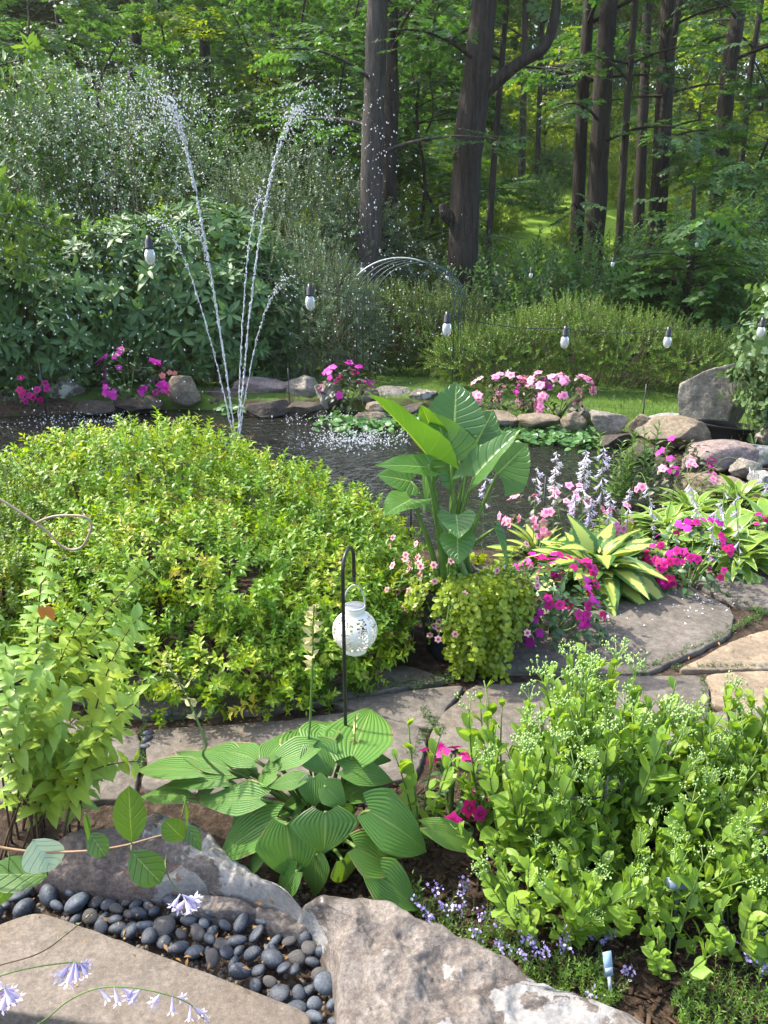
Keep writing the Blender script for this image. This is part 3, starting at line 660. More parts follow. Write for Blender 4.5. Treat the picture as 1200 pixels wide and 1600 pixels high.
def impatiens(label, c, r, h, nleaf, flowers, seed, leafmat='imp_leaf', ls=.05, fsc=1.0, camw=.4, group=None):
    """flowers: list of (material, count)"""
    rs = np.random.RandomState(seed); root = thing('impatiens', label, 'flower', (c[0], c[1], c[2]), group)
    lump = [(c[0], c[1], c[2]+h*.42, r, r*.85, h*.55)]
    p, d = ellipsoid_pts(rs, lump, nleaf, .45, c[2]+.01, .25); mb = MB(); lt = [leaf(1, .5, 'ovate', 4, 2, .25, f) for f in (.2, .45)]
    a = rs.uniform(0, 6.28, len(p)); out = np.stack([np.cos(a), np.sin(a), rs.normal(-.05, .3, len(p))], 1)+d*.9
    for i in (0, 1):
        s = rs.rand(len(p)) < .5
        mb.inst(lt[i], p[s], frames(out[s], np.tile(UPZ, (s.sum(), 1))+d[s]*.7+rs.normal(0, .25, (s.sum(), 3))), ls*rs.uniform(.6, 1.15, s.sum()), rs.rand(s.sum()))
    mb.build('foliage', [M[leafmat], M['stem_green']], root)
    mb = MB()
    for i in rs.choice(len(p), 14, False): mb.tube(bez((c[0], c[1], c[2]-.01), (np.array(c)+p[i])/2+UPZ*.05, p[i], 6), [.006, .003], n=5)
    mb.build('stems', [M['stem_green']], root)
    for mat, n in flowers:
        mb = MB(); p, d = ellipsoid_pts(rs, lump, n*3, .93, c[2]+h*.2, .25)
        # flowers gather in loose groups
        cen = p[rs.choice(len(p), max(3, n//3), False)]
        dist = np.min(np.linalg.norm(p[:, None]-cen[None], axis=2), axis=1)
        p, d = (lambda o: (p[o], d[o]))(np.argsort(dist+rs.uniform(0, .05, len(p)))[:n])
        f = nrm(d+UPZ*.35+np.array([0, -camw, 0])+rs.normal(0, .28, d.shape))
        flower_parts(root, 'imp', mat, p+d*.022, f, fsc*rs.uniform(.8, 1.2, len(p)), rs)
    return root
def rosette(root, c, n, L, Wd, mat, seed, tilt=(15, 75), shape='ovate', rows=8, cols=4, fold=.15, curl=(.2, .7), wave=.02, lobe=0, pet=.5, spread=.05, stalk='stem_green', azr=None, squash=1):
    rs = np.random.RandomState(seed); mb = MB(); c = np.asarray(c, float)
    tp = [leaf(1, Wd/L, shape, rows, cols, fold*rs.uniform(.4, 1.4), cu, wave, lobe, seed=i) for i, cu in enumerate(np.linspace(curl[0], curl[1], 5))]
    for i in range(n):
        f = (i+.5)/n; az = i*2.399+rs.uniform(-.3, .3) if azr is None else rs.uniform(*azr)
        el = math.radians(tilt[1]+(tilt[0]-tilt[1])*f+rs.normal(0, 6)); pl = pet*L*(1.1-.4*f if False else rs.uniform(.8, 1.25))
        d = np.array([math.cos(az)*math.cos(el), math.sin(az)*math.cos(el)*squash, math.sin(el)])
        b0 = c+np.array([math.cos(az), math.sin(az), 0])*spread*f*rs.uniform(.5, 1)
        b1 = b0+(d*.6+UPZ*.55)*pl
        mb.tube(bez(b0, b0+UPZ*pl*.5, b1, 5), [.0045, .003], n=5, mi=1, rnd=.5)
        d2 = nrm(d-UPZ*.15)
        mb.inst(tp[rs.randint(5)], b1[None], frames(d2[None], (UPZ-d*.3+rs.normal(0, .15, 3))[None]), np.array([L*rs.uniform(.72, 1.1)]), np.array([rs.rand()]))
    return mb.build('foliage', [M[mat], M[stalk]], root)

# ------------------------------------------------------------------ spirea mounds
_r = np.random.RandomState(77)
LS = leaf(1, .46, 'lance', 4, 2, .3, .35); LSo = leaf(1, .5, 'ovate', 3, 2, .25, .35)
SPIR = [shoot(_r, n, .085, LS, .035, 'spiral', 60, .0012, .55) for n in (13, 15, 11, 14)]
SPF = [shoot(_r, n, .075, LSo, .020, 'spiral', 55, .001, .6) for n in (14, 17, 12)]
shrub('spirea', 'large mounded lime green spirea with tan spent flower heads, between the path and the pond', 'shrub',
      [(-1.32, 3.68, .36, .64, .56, .44), (-.66, 3.55, .26, .58, .55, .33), (-.20, 3.34, .19, .34, .42, .28), (-.90, 3.02, .24, .68, .50, .35), (-.33, 3.06, .17, .38, .42, .27), (-.80, 2.90, .10, .70, .42, .22), (-.33, 2.96, .09, .36, .40, .20), (-1.42, 3.08, .16, .48, .46, .27)],
      8200, SPIR, 'spirea', seed=5, shell=.62, up=.5, jit=.5, nst=70, amp=.34, extra=tops_cluster('spent', .17, .013, .42), gb=-.03)
shrub('spirea', 'smaller leaved spirea at the left edge of the photo, behind the tan twisted hook', 'shrub',
      [(-2.05, 3.4, .27, .72, .66, .38), (-1.72, 2.98, .22, .44, .44, .30)], 2600, SPF, 'spirea_fine', seed=6, shell=.6, up=.7, nst=46, amp=.25, extra=tops_cluster('spent', .05, .009, .5), gb=-.03)

# ------------------------------------------------------------------ big pleated hosta
def z2(x, y): return 220+x/2.222, 1080+y/2.222
HB = G(520, 1318); HB[2] = -.03
big = thing('hosta', 'large hosta with broad pleated green leaves around the foot of the black hook', 'plant', HB)
def big_hosta():
    rs = np.random.RandomState(2); mb = MB()
    D = [  # base x, y, z, tip x, y, z, width (zoomed pixels)
     (395, 250, .27, 262, 222, .22, 105), (445, 240, .30, 520, 160, .29, 95), (600, 215, .30, 560, 135, .27, 190), (735, 235, .30, 800, 88, .24, 215),
     (600, 200, .33, 655, 305, .27, 135), (595, 208, .33, 425, 292, .27, 110), (705, 285, .28, 872, 330, .22, 110), (200, 290, .22, -10, 300, .12, 95),
     (300, 280, .24, 130, 238, .19, 80), (290, 325, .23, 85, 342, .15, 85), (412, 385, .24, 215, 412, .17, 125), (470, 455, .20, 270, 596, .06, 170),
     (505, 478, .22, 532, 672, .08, 205), (640, 435, .25, 640, 575, .16, 215), (795, 430, .25, 995, 566, .12, 215), (745, 555, .19, 880, 645, .09, 160),
     (430, 585, .12, 355, 650, .04, 75), (540, 640, .12, 468, 750, .02, 105), (610, 585, .12, 602, 725, .02, 95), (805, 645, .12, 955, 775, .02, 150),
     (562, 318, .30, 445, 352, .26, 70), (600, 312, .30, 604, 410, .24, 105), (640, 345, .29, 705, 415, .24, 95), (1000, 490, .16, 1200, 578, .06, 100),
     (150, 385, .16, -10, 372, .07, 80), (620, 190, .30, 660, 120, .27, 150), (380, 300, .2, 300, 300, .16, 90), (720, 385, .2, 800, 330, .17, 120), (560, 420, .17, 480, 420, .12, 110), (260, 330, .2, 190, 372, .14, 110), (380, 440, .16, 310, 500, .10, 110), (470, 300, .28, 400, 330, .24, 90), (690, 440, .2, 735, 520, .12, 120), (840, 520, .15, 930, 580, .09, 110), (700, 240, .28, 860, 260, .24, 110), (330, 250, .24, 200, 225, .2, 95), (700, 600, .12, 720, 680, .04, 110)]
    for i, (bx, by, bz, tx, ty, tz, w) in enumerate(D):
        b0, t0 = G(*z2(bx, by), bz), G(*z2(tx, ty), tz); ax = t0-b0; L = np.linalg.norm(ax)
        wd = w/2.222*depth((b0+t0)/2)/FPX
        # most blades lie turned a little to the camera
        up = UPZ*1.0+np.array([rs.normal(0, .12), -.35, 0])
        t = leaf(1, wd/L*1.15, 'heart', 18, 14, rs.uniform(.06, .22), rs.uniform(.10, .22), rs.uniform(.012, .03), .16, seed=i, wavef=7)
        mb.inst(t, b0[None]+np.array([0, 0, .012]), frames((ax+UPZ*.14*L)[None], up[None]), np.array([L*1.05]), np.array([rs.rand()]))
        root = HB+np.array([rs.normal(0, .025), rs.normal(0, .02), 0])
        mid = (root*.45+b0*.55); mid[2] = max(b0[2], .1)*.8
        mb.tube(bez(root, mid, b0+np.array([0, 0, .012]), 8), [.0085, .0045], n=6, mi=1)
    mb.build('foliage', [M['hosta_big'], M['stem_green']], big)
    k = HB[1]
    scape(big, [HB, P(335, 1200, k-.02), P(322, 1160, k-.02), P(305, 1118, k), P(288, 1080, k+.02), P(262, 1040, k+.02)], 22, 'straw', .030, .0042, 3, .55, pods=True)
    scape(big, [HB, P(484, 1200, k), P(485, 1120, k), P(488, 1050, k), P(489, 990, k), P(491, 945, k)], 36, 'straw', .034, .0042, 4, .60, pods=True)
    scape(big, [HB, P(552, 1190, k+.05), P(554, 1160, k+.05), P(556, 1115, k+.05)], 14, 'straw', .022, .003, 5, .45, pods=True)
big_hosta()

# ------------------------------------------------------------------ shepherd's hook and lantern
def hook_lantern():
    HY = 1.93; x0 = P(542, 1250, HY)[0]; top = P(547, 868, HY)[2]; hy2 = HY+.10; x1 = P(553, 900, hy2)[0]
    h = thing('shepherd_hook', 'tall black iron shepherd hook standing in the pleated hosta, holding the white lantern', 'garden hook', (x0, HY, -.03))
    r = (hy2-HY)/2; zc = top-r
    arc = [(x0+(x1-x0)*(1-math.cos(a))/2, HY+r*(1-math.cos(a)), zc+r*math.sin(a)) for a in np.linspace(0, math.pi, 12)]
    ze = P(553, 912, hy2)[2]
    pts = [(x0, HY, -.06), (x0, HY, .3), (x0, HY, zc-.05)]+arc+[(x1, hy2, ze+.02)]
    mb = MB(); mb.tube(pts, .0052, n=8); mb.build('shaft', [M['metal_black']], h)
    lip = [(x1, hy2+.018*(1-math.cos(a)), ze+.02-.018*math.sin(a)) for a in np.linspace(0, math.pi*1.05, 9)]
    mb = MB(); mb.tube(lip, .0048, n=8); mb.build('crook_tip', [M['metal_black']], h)
    mb = MB()
    for s in (-1, 1): mb.tube([(x0, HY, .03), (x0+s*.05, HY, .025), (x0+s*.06, HY, -.08)], .004, n=6)
    mb.build('ground_prongs', [M['metal_black']], h)
    hy = hy2+.018; d = depth((x1, hy, .9)); px = d/FPX
    zt, zm, zb = [P(553, v, hy)[2] for v in (945, 985, 1032)]
    R = 37*px; L = thing('lantern', 'round white perforated metal lantern hanging from the black shepherd hook', 'lantern', (x1, hy, zb))
    n, m = 96, 56; prof = []
    for t in np.linspace(0, 1, m+1):
        a = math.radians(-62+ (62+66)*t); prof.append((R*math.cos(a)**.92, zm+R*.93*math.sin(a)))
    mb = MB(); mb.lathe(prof, (x1, hy, 0), n); Q = mb.Q[0]; keep = []
    for q in range(len(Q)):
        i, j = divmod(q, n); pan = j % 12
        cell = Vector((x1+j*.29, i*.29, 0)); vd = noise.voronoi(cell*1.6)[0]
        hole = pan not in (0, 1, 11) and 4 < i < m-4 and (vd[0] < .52 and vd[1]-vd[0] > .05)
        keep.append(not hole)
    mb.Q[0] = Q[np.array(keep)]; mb.M[0] = mb.M[0][np.array(keep)]
    mb.lathe([(r*.965, z) for r, z in prof[:3]], (x1, hy, 0), n)
    mb.build('globe', [M['white_metal']], L)
    rn = 16.5*px; mb = MB(); z0 = prof[-1][1]
    mb.lathe([(prof[-1][0], z0), (rn, z0+2*px), (rn*.98, z0+5*px), (rn*1.02, z0+5.6*px), (rn*.98, z0+6.2*px), (rn, z0+11*px), (rn*1.05, z0+12*px), (rn*1.05, z0+13.5*px), (rn*.98, z0+14*px)], (x1, hy, 0), 40)
    mb.build('collar', [M['white_metal']], L)
    mb = MB(); zt2 = z0+13.6*px
    mb.lathe([(rn*.99, zt2-.002), (rn*.9, zt2+.001), (rn*.5, zt2+.0015), (.0005, zt2+.002)], (x1, hy, 0), 40); mb.build('solar_cap', [plain('solar_cap', (.16, .17, .18), .25, .5)], L)
    mb = MB(); zz = prof[0][1]; rb = prof[0][0]
    mb.lathe([(rb, zz), (rb*1.02, zz-3*px), (rb*1.04, zz-7*px), (rb*1.0, zz-7.4*px), (rb*.9, zz-7.2*px), (.001, zz-6.5*px)], (x1, hy, 0), 40); mb.build('base', [M['white_metal']], L)
    ht = P(553, 914, hy)[2]
    pts = [(x1+rn*1.0*math.cos(a)*(1.06 if abs(math.cos(a)) > .5 else 1.0), hy, zt2-.012+(ht-zt2+.012)*math.sin(a)**.9) for a in np.linspace(0, math.pi, 25)]
    mb = MB(); mb.tube(pts, .0021, n=6); mb.build('handle', [M['metal_pale']], L)
hook_lantern()

# ------------------------------------------------------------------ tan twisted hook at the left edge
def tan_hook():
    Y = 1.75; px = [(-160, 700), (-60, 745), (0, 780), (40, 806), (75, 832), (95, 852), (112, 859), (128, 854), (138, 838), (143, 822), (138, 811), (124, 806), (90, 806), (70, 811), (56, 818)]
    pts = smooth_path([P(u, v, Y+.0*i) for i, (u, v) in enumerate(px)], 6)
    r = thing('plant_hook', 'tan metal hook with a loop end reaching from the left edge over the spirea', 'garden hook', (P(-160, 700, Y)[0], Y, -.03))
    mb = MB(); mb.tube(pts, .0030, n=8); mb.build('loop', [plain('tan_metal', (.33, .25, .17), .5, .4, 30)], r)
    a = P(-160, 700, Y); mb = MB(); mb.tube([(a[0], Y, -.06), (a[0], Y, .5), a], .006, n=8); mb.build('post', [M['metal_black']], r)
tan_hook()

# ------------------------------------------------------------------ lime leaved shrub at the left
def lime_shrub():
    rs = np.random.RandomState(14); c = G(50, 1305); c[2] = -.03
    root = thing('lime_leaved_shrub', 'thin stemmed shrub with lime yellow leaves at the left edge, above the brown boulder', 'shrub', c)
    tips = [(72, 850), (238, 880), (225, 960), (150, 985), (140, 950), (30, 960), (215, 1080), (180, 1030), (100, 1000), (60, 1040), (10, 1010), (-20, 940), (200, 1140), (220, 1190), (150, 1090), (110, 1080), (40, 1100), (-30, 1060), (0, 1120), (90, 1130), (130, 1160), (60, 1170), (170, 1200), (20, 1190), (-40, 1150), (110, 1210), (205, 1100), (170, 1150), (75, 960)]
    lf, st = MB(), MB(); lt = [leaf(1, .52, 'ovate', 5, 4, .22, f) for f in (.15, .3, .5)]
    for i, (u, v) in enumerate(tips):
        Y = rs.uniform(1.55, 1.95); tip = P(u+rs.normal(0, 6), v, Y); b0 = c+np.array([rs.normal(0, .07), rs.normal(0, .05), 0])
        mid = (b0+tip)/2+np.array([0, 0, .22*np.linalg.norm(tip-b0)]); mid[:2] = b0[:2]*.6+tip[:2]*.4
        path = bez(b0, mid, tip, 28); st.tube(path, [.0036, .0012], n=5)
        Ltot = np.linalg.norm(np.diff(path, axis=0), axis=1).sum(); k = int(Ltot/.032)
        for j in range(k):
            t = .25+.75*(j+.5)/k; q = path[min(int(t*27), 26)]; ax = nrm(path[min(int(t*27)+1, 27)]-path[min(int(t*27), 26)])
            sd = nrm(np.cross(ax, [math.cos(j*1.57+i), math.sin(j*1.57+i), .2])); y_ = .5+.5*rs.rand()*(1.15-.6*t) if t > .5 else rs.rand()
            for s in (-1, 1):
                d = nrm(sd*s+ax*.5-UPZ*.1+rs.normal(0, .12, 3)); sz = (.070-.032*t)*rs.uniform(.8, 1.2)
                rv = np.clip(rs.normal(.72-.5*max(0, t-.45)*1.5, .16), 0, .97)
                lf.inst(lt[rs.randint(3)], q[None], frames(d[None], (ax+UPZ*.5+rs.normal(0, .2, 3))[None]), np.array([sz]), np.array([rv]))
    lf.build('foliage', [M['lime']], root); st.build('stems', [M['stem_brown']], root)
    mb = MB(); q = P(76, 962, 1.75)      # the one red-orange leaf
    for dx, s in ((0, 1), (-.012, .9)): mb.inst(lt[2], q[None]+np.array([[dx, 0, .03]]), frames(np.array([[.3+dx*30, -.3, -1.]]), np.array([[.2, -1., .3]])), np.array([.045*s]), np.array([.5]))
    tag(mb.build('orange_leaf', [leaf_mat('orange_leaf', [(0, (.5, .16, .04)), (1, (.6, .26, .06))], .3, (1, .9, .6))], root), 'orange autumn leaf near the top')
lime_shrub()

# ------------------------------------------------------------------ near vine
def vine():
    Y = 1.02; root = thing('vine', 'near vine twig with smooth oval leaves crossing the brown boulder at the left edge', 'vine', (-.95, Y-.05, -.03))
    path = smooth_path([(-.95, Y-.05, -.03), (-.9, Y-.04, .45), P(-60, 1310, Y), P(0, 1324, Y), P(60, 1331, Y), P(130, 1330, Y), P(190, 1322, Y+.01), P(250, 1306, Y+.03), P(300, 1296, Y+.05)], 8)
    mb = MB(); mb.tube(path, [.003, .0022, .0013], n=6); mb.build('twig', [plain('vine_twig', (.26, .16, .08), .6)], root)
    D = [((52, 1312), (82, 1362), 62, 'vine_pale', (.1, -.8, .6)), ((75, 1368), (-25, 1364), 52, 'vine', (.05, -.5, .8)), ((206, 1316), (200, 1236), 48, 'vine', (.2, -1, .1)), ((205, 1330), (252, 1382), 50, 'vine', (.1, -.7, .7)),
         ((288, 1312), (258, 1284), 36, 'vine', (.1, -.8, .5)), ((292, 1290), (316, 1330), 22, 'vine', (.5, -.6, .3)), ((140, 1302), (165, 1338), 32, 'vine', (.3, -.6, .5)), ((133, 1270), (142, 1318), 12, 'vine', (.8, -.4, .2)), ((12, 1380), (-8, 1422), 30, 'vine', (.6, -.6, .3)), ((290, 1250), (296, 1300), 9, 'vine', (.9, -.3, .1))]
    for a, b_, w, mt, up in D:
        b0, t0 = P(*a, Y), P(*b_, Y-.01); L = np.linalg.norm(t0-b0); mb = MB()
        mb.inst(leaf(1, w/FPX*depth(b0)/L*1.05, 'oval' if w > 30 else 'ovate', 10, 8, .12, .1, .01), b0[None], frames((t0-b0)[None], np.array([up])), np.array([L]), np.array([.5]))
        k = np.argmin(np.linalg.norm(path-b0, axis=1)); mb.tube([path[k], (path[k]+b0)/2, b0], .0012, n=5, mi=1)
        o = mb.build('leaf', [M[mt], M['stem_green']], root)
        if mt == 'vine_pale': tag(o, 'pale silvery leaf turned underside up')
vine()

# ------------------------------------------------------------------ nearest hosta flowers, bottom left
def near_scapes():
    Y = .98; c = (-1.0, Y-.12, -.03)
    r = thing('hosta_flower', 'arching stalks of pale lilac hosta bells over the stone slab, bottom left corner', 'flower', c)
    scape(r, [c, P(-120, 1560, Y), P(-20, 1515, Y), P(60, 1490, Y), P(110, 1455, Y), P(145, 1425, Y)], 7, 'straw', .012, .0014, 1, .7, stemmat='stem_brown', pods=True)
    scape(r, [c, P(-110, 1570, Y-.02), P(-15, 1530, Y-.02), P(50, 1512, Y-.02), P(110, 1504, Y-.02), P(128, 1506, Y-.02)], 9, 'lavender', .036, .0016, 7, .80, lean=1.6)
    scape(r, [c, P(-60, 1640, Y-.06), P(50, 1605, Y-.05), P(110, 1562, Y-.05), P(160, 1543, Y-.05), P(225, 1546, Y-.05), P(290, 1565, Y-.05), P(318, 1592, Y-.05)], 12, 'lavender', .026, .0015, 12, .55, lean=1.4)
    scape(r, [c, P(-90, 1640, Y-.05), P(-20, 1570, Y-.05), P(5, 1545, Y-.05), P(14, 1555, Y-.05)], 9, 'lavender', .034, .0014, 9, .7, lean=1.5)
    Y = 1.38; c = G(262, 1330, -.02)
    r = thing('hosta_flower', 'drooping cluster of lilac hosta bells above the black pebbles below the silvery boulder', 'flower', c)
    scape(r, [c, P(258, 1350, Y), P(266, 1375, Y), P(282, 1396, Y), P(296, 1408, Y)], 9, 'lavender', .046, .0016, 21, .75, lean=1.3)
near_scapes()

# ------------------------------------------------------------------ tall sedum
_r = np.random.RandomState(31)
LSED = [leaf(1, .56, 'oval', 5, 4, .2, f) for f in (.0, .15, .3)]
def sedum_stem(rs, h, nl, heads):
    mb = MB(); i = np.arange(nl); t = (.12+.84*(i+.5)/nl); ph = (i//2)*1.57+(i % 2)*3.14+rs.uniform(-.35, .35, nl)
    bend = rs.normal(0, .05, 2)
    cx = lambda tt: np.stack([bend[0]*tt**2, tt*h, bend[1]*tt**2], -1)
    el = np.radians(34+34*t+rs.normal(0, 9, nl))
    d = np.stack([np.cos(ph)*np.cos(el), np.sin(el), np.sin(ph)*np.cos(el)], 1)
    sz = np.interp(t, [0, .3, .7, 1], [.055, .084, .070, .036])*rs.uniform(.8, 1.2, nl)
    up = np.tile([0, 1., 0], (nl, 1))+rs.normal(0, .25, (nl, 3))
    for k in range(3):
        s = (i+rs.randint(3)) % 3 == k; mb.inst(LSED[k], cx(t[s]), frames(d[s], up[s]), sz[s], rs.rand(s.sum()))
    mb.tube(cx(np.linspace(0, 1, 7)), [.0042, .0022], n=6, mi=1)
    V, Q = cubesphere(2); bt = T(V*np.array([.55, 1, .55]), Q, np.full((len(V), 3), .5), np.zeros(len(Q), int))
    body = to_tpl(mb); mb = MB()
    if heads:
        top = cx(np.array([1.0]))[0]; nb = rs.randint(4, 7)
        for j in range(nb):
            a = j*6.28/nb+rs.uniform(-.3, .3); e = top+np.array([math.cos(a)*.026, rs.uniform(.02, .05), math.sin(a)*.026])
            mb.tube(bez(top-np.array([0, .01, 0]), top+np.array([math.cos(a)*.012, .02, math.sin(a)*.012]), e, 4), [.0016, .0011], n=4, mi=0, cap=False)
            k = rs.randint(5, 9); q = e+rs.normal(0, .0085, (k, 3))*np.array([1, .6, 1]); q[:, 1] += .005
            mb.inst(bt, q, frames(rs.normal(0, .4, (k, 3))+np.array([0, 1., 0]), rs.normal(size=(k, 3))), rs.uniform(.004, .0066, k), rs.rand(k)); mb.M[-1] = np.full(len(mb.Q[-1]), 0)
    return body, (to_tpl(mb) if heads else None)
STEMS = [sedum_stem(_r, 1.0*.5, n, hd) for n, hd in ((20, 1), (24, 1), (22, 1), (18, 1), (22, 0), (16, 0))]
_hd = {}
def sedum(label, c, r, n, hs, seed, splay=.2, cat='plant', ry=None):
    rs = np.random.RandomState(seed); root = thing('sedum', label, cat, (c[0], c[1], -.03), 'sedum clumps on the right')
    mb = MB()
    for i in range(n):
        a = rs.uniform(0, 6.28); q = math.sqrt(rs.rand()); p = np.array([c[0]+math.cos(a)*r*q*.62, c[1]+math.sin(a)*(ry or r)*q*.62, -.03])
        d = nrm(np.array([[math.cos(a)*q*splay+rs.normal(0, .07), math.sin(a)*q*splay*.8+rs.normal(0, .07), 1.0]]))
        si = rs.choice(6, p=[.09, .09, .09, .07, .36, .30]); t, hd = STEMS[si]; s = rs.uniform(*hs)/.5; Rr = frames(d, rs.normal(size=(1, 3)))
        mb.inst(t, p[None], Rr, np.array([s]), np.array([rs.rand()]))
        if hd is not None:
            if si not in _hd: m2 = MB(); m2.add(hd.V, hd.Q, hd.LF); ho = m2.build('flower_head', [M['bud']]); _hd[si] = ho.data; bpy.data.objects.remove(ho)
            o = bpy.data.objects.new('flower_head', _hd[si]); COL.objects.link(o); o.parent = root; o.location = tuple(p-np.array(root.location)); o.rotation_euler = Matrix(Rr[0].tolist()).to_euler(); o.scale = (s, s, s)
    build_parts(mb, root, [('foliage', M['sedum']), ('stems', M['stem_green'])]); return root
sedum('tall sedum with pale bud clusters nearest the pleated hosta, its tops against the grey path', (.42, 1.80), .20, 42, (.32, .47), 1)
sedum('tallest sedum clump in the middle of the bed, its buds rising over the broad flagstone', (.68, 1.90), .24, 60, (.36, .52), 2)
sedum('sedum clump at the right edge, shaded lower growth behind the grey spotlight', (1.14, 1.86), .27, 60, (.28, .42), 3)
sedum('low leafy sedum in front, leaning over the mulch beside the violet catmint', (.60, 1.60), .20, 22, (.22, .34), 4, .7)
sedum('sedum clump at the right edge of the photo in front of the spotlight', (1.08, 1.56), .20, 17, (.26, .40), 5, .6)
sedum('lone sedum stem with buds standing among the pleated hosta leaves', (.115, 1.80), .04, 4, (.36, .44), 6, .1)
sedum('short sedum sprig at the lower right, growing out of open mulch', (.86, 1.46), .07, 4, (.12, .20), 7, .7)
sedum('middle sedum clump right of the wire plant support', (.93, 1.76), .16, 20, (.28, .40), 8)

sedum('leafy low sedum at the front of the bed, left of the blue plant tag', (.74, 1.66), .2, 24, (.22, .34), 9, .6)
sedum('leafy low sedum covering the mulch beneath the grey spotlight', (.93, 1.58), .17, 18, (.20, .30), 10, .6)
sedum('dense green sedum just behind the low front ones, in the middle of the bed', (.78, 1.78), .22, 30, (.28, .42), 11, .4)
for q, (u, v, r_, n_, lab) in enumerate([(1045, 1500, .09, 9, 'low sedum at the very front right of the blue plant tag'), (850, 1440, .11, 14, 'low sedum sprawling over the mulch above the violet catmint'), (1160, 1470, .12, 14, 'low sedum in the bottom right part of the bed, at the photo edge'), (960, 1440, .11, 13, 'low sedum in the front row directly above the blue plant tag')]):
    gg = G(u, v); sedum(lab, (gg[0], gg[1]), r_, n_, (.20, .33), 30+q, .5)
def litter():
    rs = np.random.RandomState(71); mb = MB(); lt = leaf(1, .5, 'ovate', 2, 2, .3, .5)
    for u0, v0, w, h, n, mi in ((980, 930, 90, 22, 70, 0), (1100, 935, 40, 14, 60, 0), (900, 985, 70, 16, 26, 0), (440, 1160, 130, 20, 22, 1), (950, 1080, 90, 14, 16, 1), (1160, 1010, 50, 16, 22, 1), (250, 1480, 150, 50, 26, 1), (350, 1440, 110, 30, 60, 1), (300, 1340, 60, 30, 14, 1), (640, 1540, 60, 40, 12, 1)):
        for u, v in rs.normal(0, 1, (n, 2))*np.array([w, h])+np.array([u0, v0]):
            z = .063 if (u0 == 250) else (.004 if v < 1230 else .012)
            if u0 in (300, 640): continue
            mb.inst(lt, G(u, v, z)[None], frames(rs.normal(size=(1, 3))*np.array([1, 1, .1]), (UPZ+rs.normal(0, .25, 3))[None]), np.array([rs.uniform(.008, .02)]), rs.rand(1)); mb.M[-1] = np.full(len(mb.Q[-1]), mi)
    tag(mb.build('fallen_petals', [M['whitebell'], M['spent']]), 'fallen pale petals and dry leaf bits on the paving', 'fallen petals', kind='stuff')
litter()
def wire_support():
    r = thing('plant_support', 'black wire plant support ring standing inside the sedum', 'plant support', (.52, 1.80, -.03)); c = (.52, 1.80)
    mb = MB(); a = np.linspace(0, 6.283, 33)
    for z, R in ((.14, .13), (.26, .14)): mb = MB(); mb.tube([(c[0]+R*math.cos(q), c[1]+R*math.sin(q), z) for q in a], .0026, n=6, cap=False); mb.build('ring', [M['metal_black']], r)
    for k in range(4):
        mb = MB(); q = k*1.57+.4; mb.tube([(c[0]+.12*math.cos(q), c[1]+.12*math.sin(q), -.05), (c[0]+.15*math.cos(q), c[1]+.15*math.sin(q), .33)], .0022, n=6); mb.build('leg', [M['metal_black']], r)
wire_support()
def spotlight():
    c = P(1062, 1381, 1.46); r = thing('garden_spotlight', 'grey cylinder garden spotlight half hidden by sedum leaves at the lower right', 'spotlight', (c[0], c[1], -.03))
    d = np.array([-1, -.05, .05]); mb = MB(); mb.tube([c+d*-.04, c+d*.005, c+d*.006, c+d*.03], [.013, .013, .0145, .0145], n=16); mb.build('barrel', [plain('spot_grey', (.12, .16, .20), .4, .5)], r)
    mb = MB(); mb.tube([c+d*.0302, c+d*.032], .0125, n=16); mb.build('lens', [plain('spot_lens', (.03, .05, .06), .1, .6)], r)
    mb = MB(); mb.tube([(c[0], c[1], -.08), (c[0], c[1], c[2]-.012)], .007, n=8); mb.build('stake', [M['metal_black']], r)
    c2 = P(1150, 1378, 1.72); b = thing('control_box', 'beige box partly hidden behind the sedum leaves right of the grey spotlight', 'box', (c2[0], c2[1], -.03))
    mb = MB(); mb.box((c2[0], c2[1], .05), (.13, .09, .16), rotz(.3)); mb.build('housing', [plain('beige_plastic', (.34, .30, .22), .5)], b, smooth=False)
    mb = MB(); mb.box((c2[0], c2[1], .135), (.14, .10, .012), rotz(.3)); mb.build('lid', [plain('beige_lid', (.38, .34, .26), .5)], b, smooth=False)
spotlight()
def plant_tag():
    c = P(950, 1506, 1.33); r = thing('plant_label', 'small blue and white plant tag standing among the violet catmint', 'plant label', (c[0], c[1], -.03))
    R = rotz(.25) @ rotx(-.35); h = c[2]+.02
    mb = MB(); mb.box((c[0], c[1], c[2]), (.021, .0016, .055), R); mb.build('card', [plain('tag_blue', (.30, .42, .52), .4)], r, smooth=False)
    mb = MB(); mb.box(np.array(c)+R@np.array([0, -.0016, -.014]), (.017, .001, .012), R); mb.build('printed_panel', [plain('tag_white', (.55, .62, .66), .4)], r, smooth=False)
    mb = MB(); mb.box(np.array(c)+R@np.array([0, .0002, -.05]), (.008, .0014, .05), R); mb.build('stake', [plain('tag_stake', (.5, .55, .58), .4)], r, smooth=False)
plant_tag()
_r = np.random.RandomState(8)
LC = leaf(1, .4, 'lance', 3, 2, .2, .2)
CAT = [shoot(_r, 16, .16, LC, .02, 'opp', 55, .0012, .6), shoot(_r, 12, .12, LC, .018, 'opp', 50, .0012, .6)]
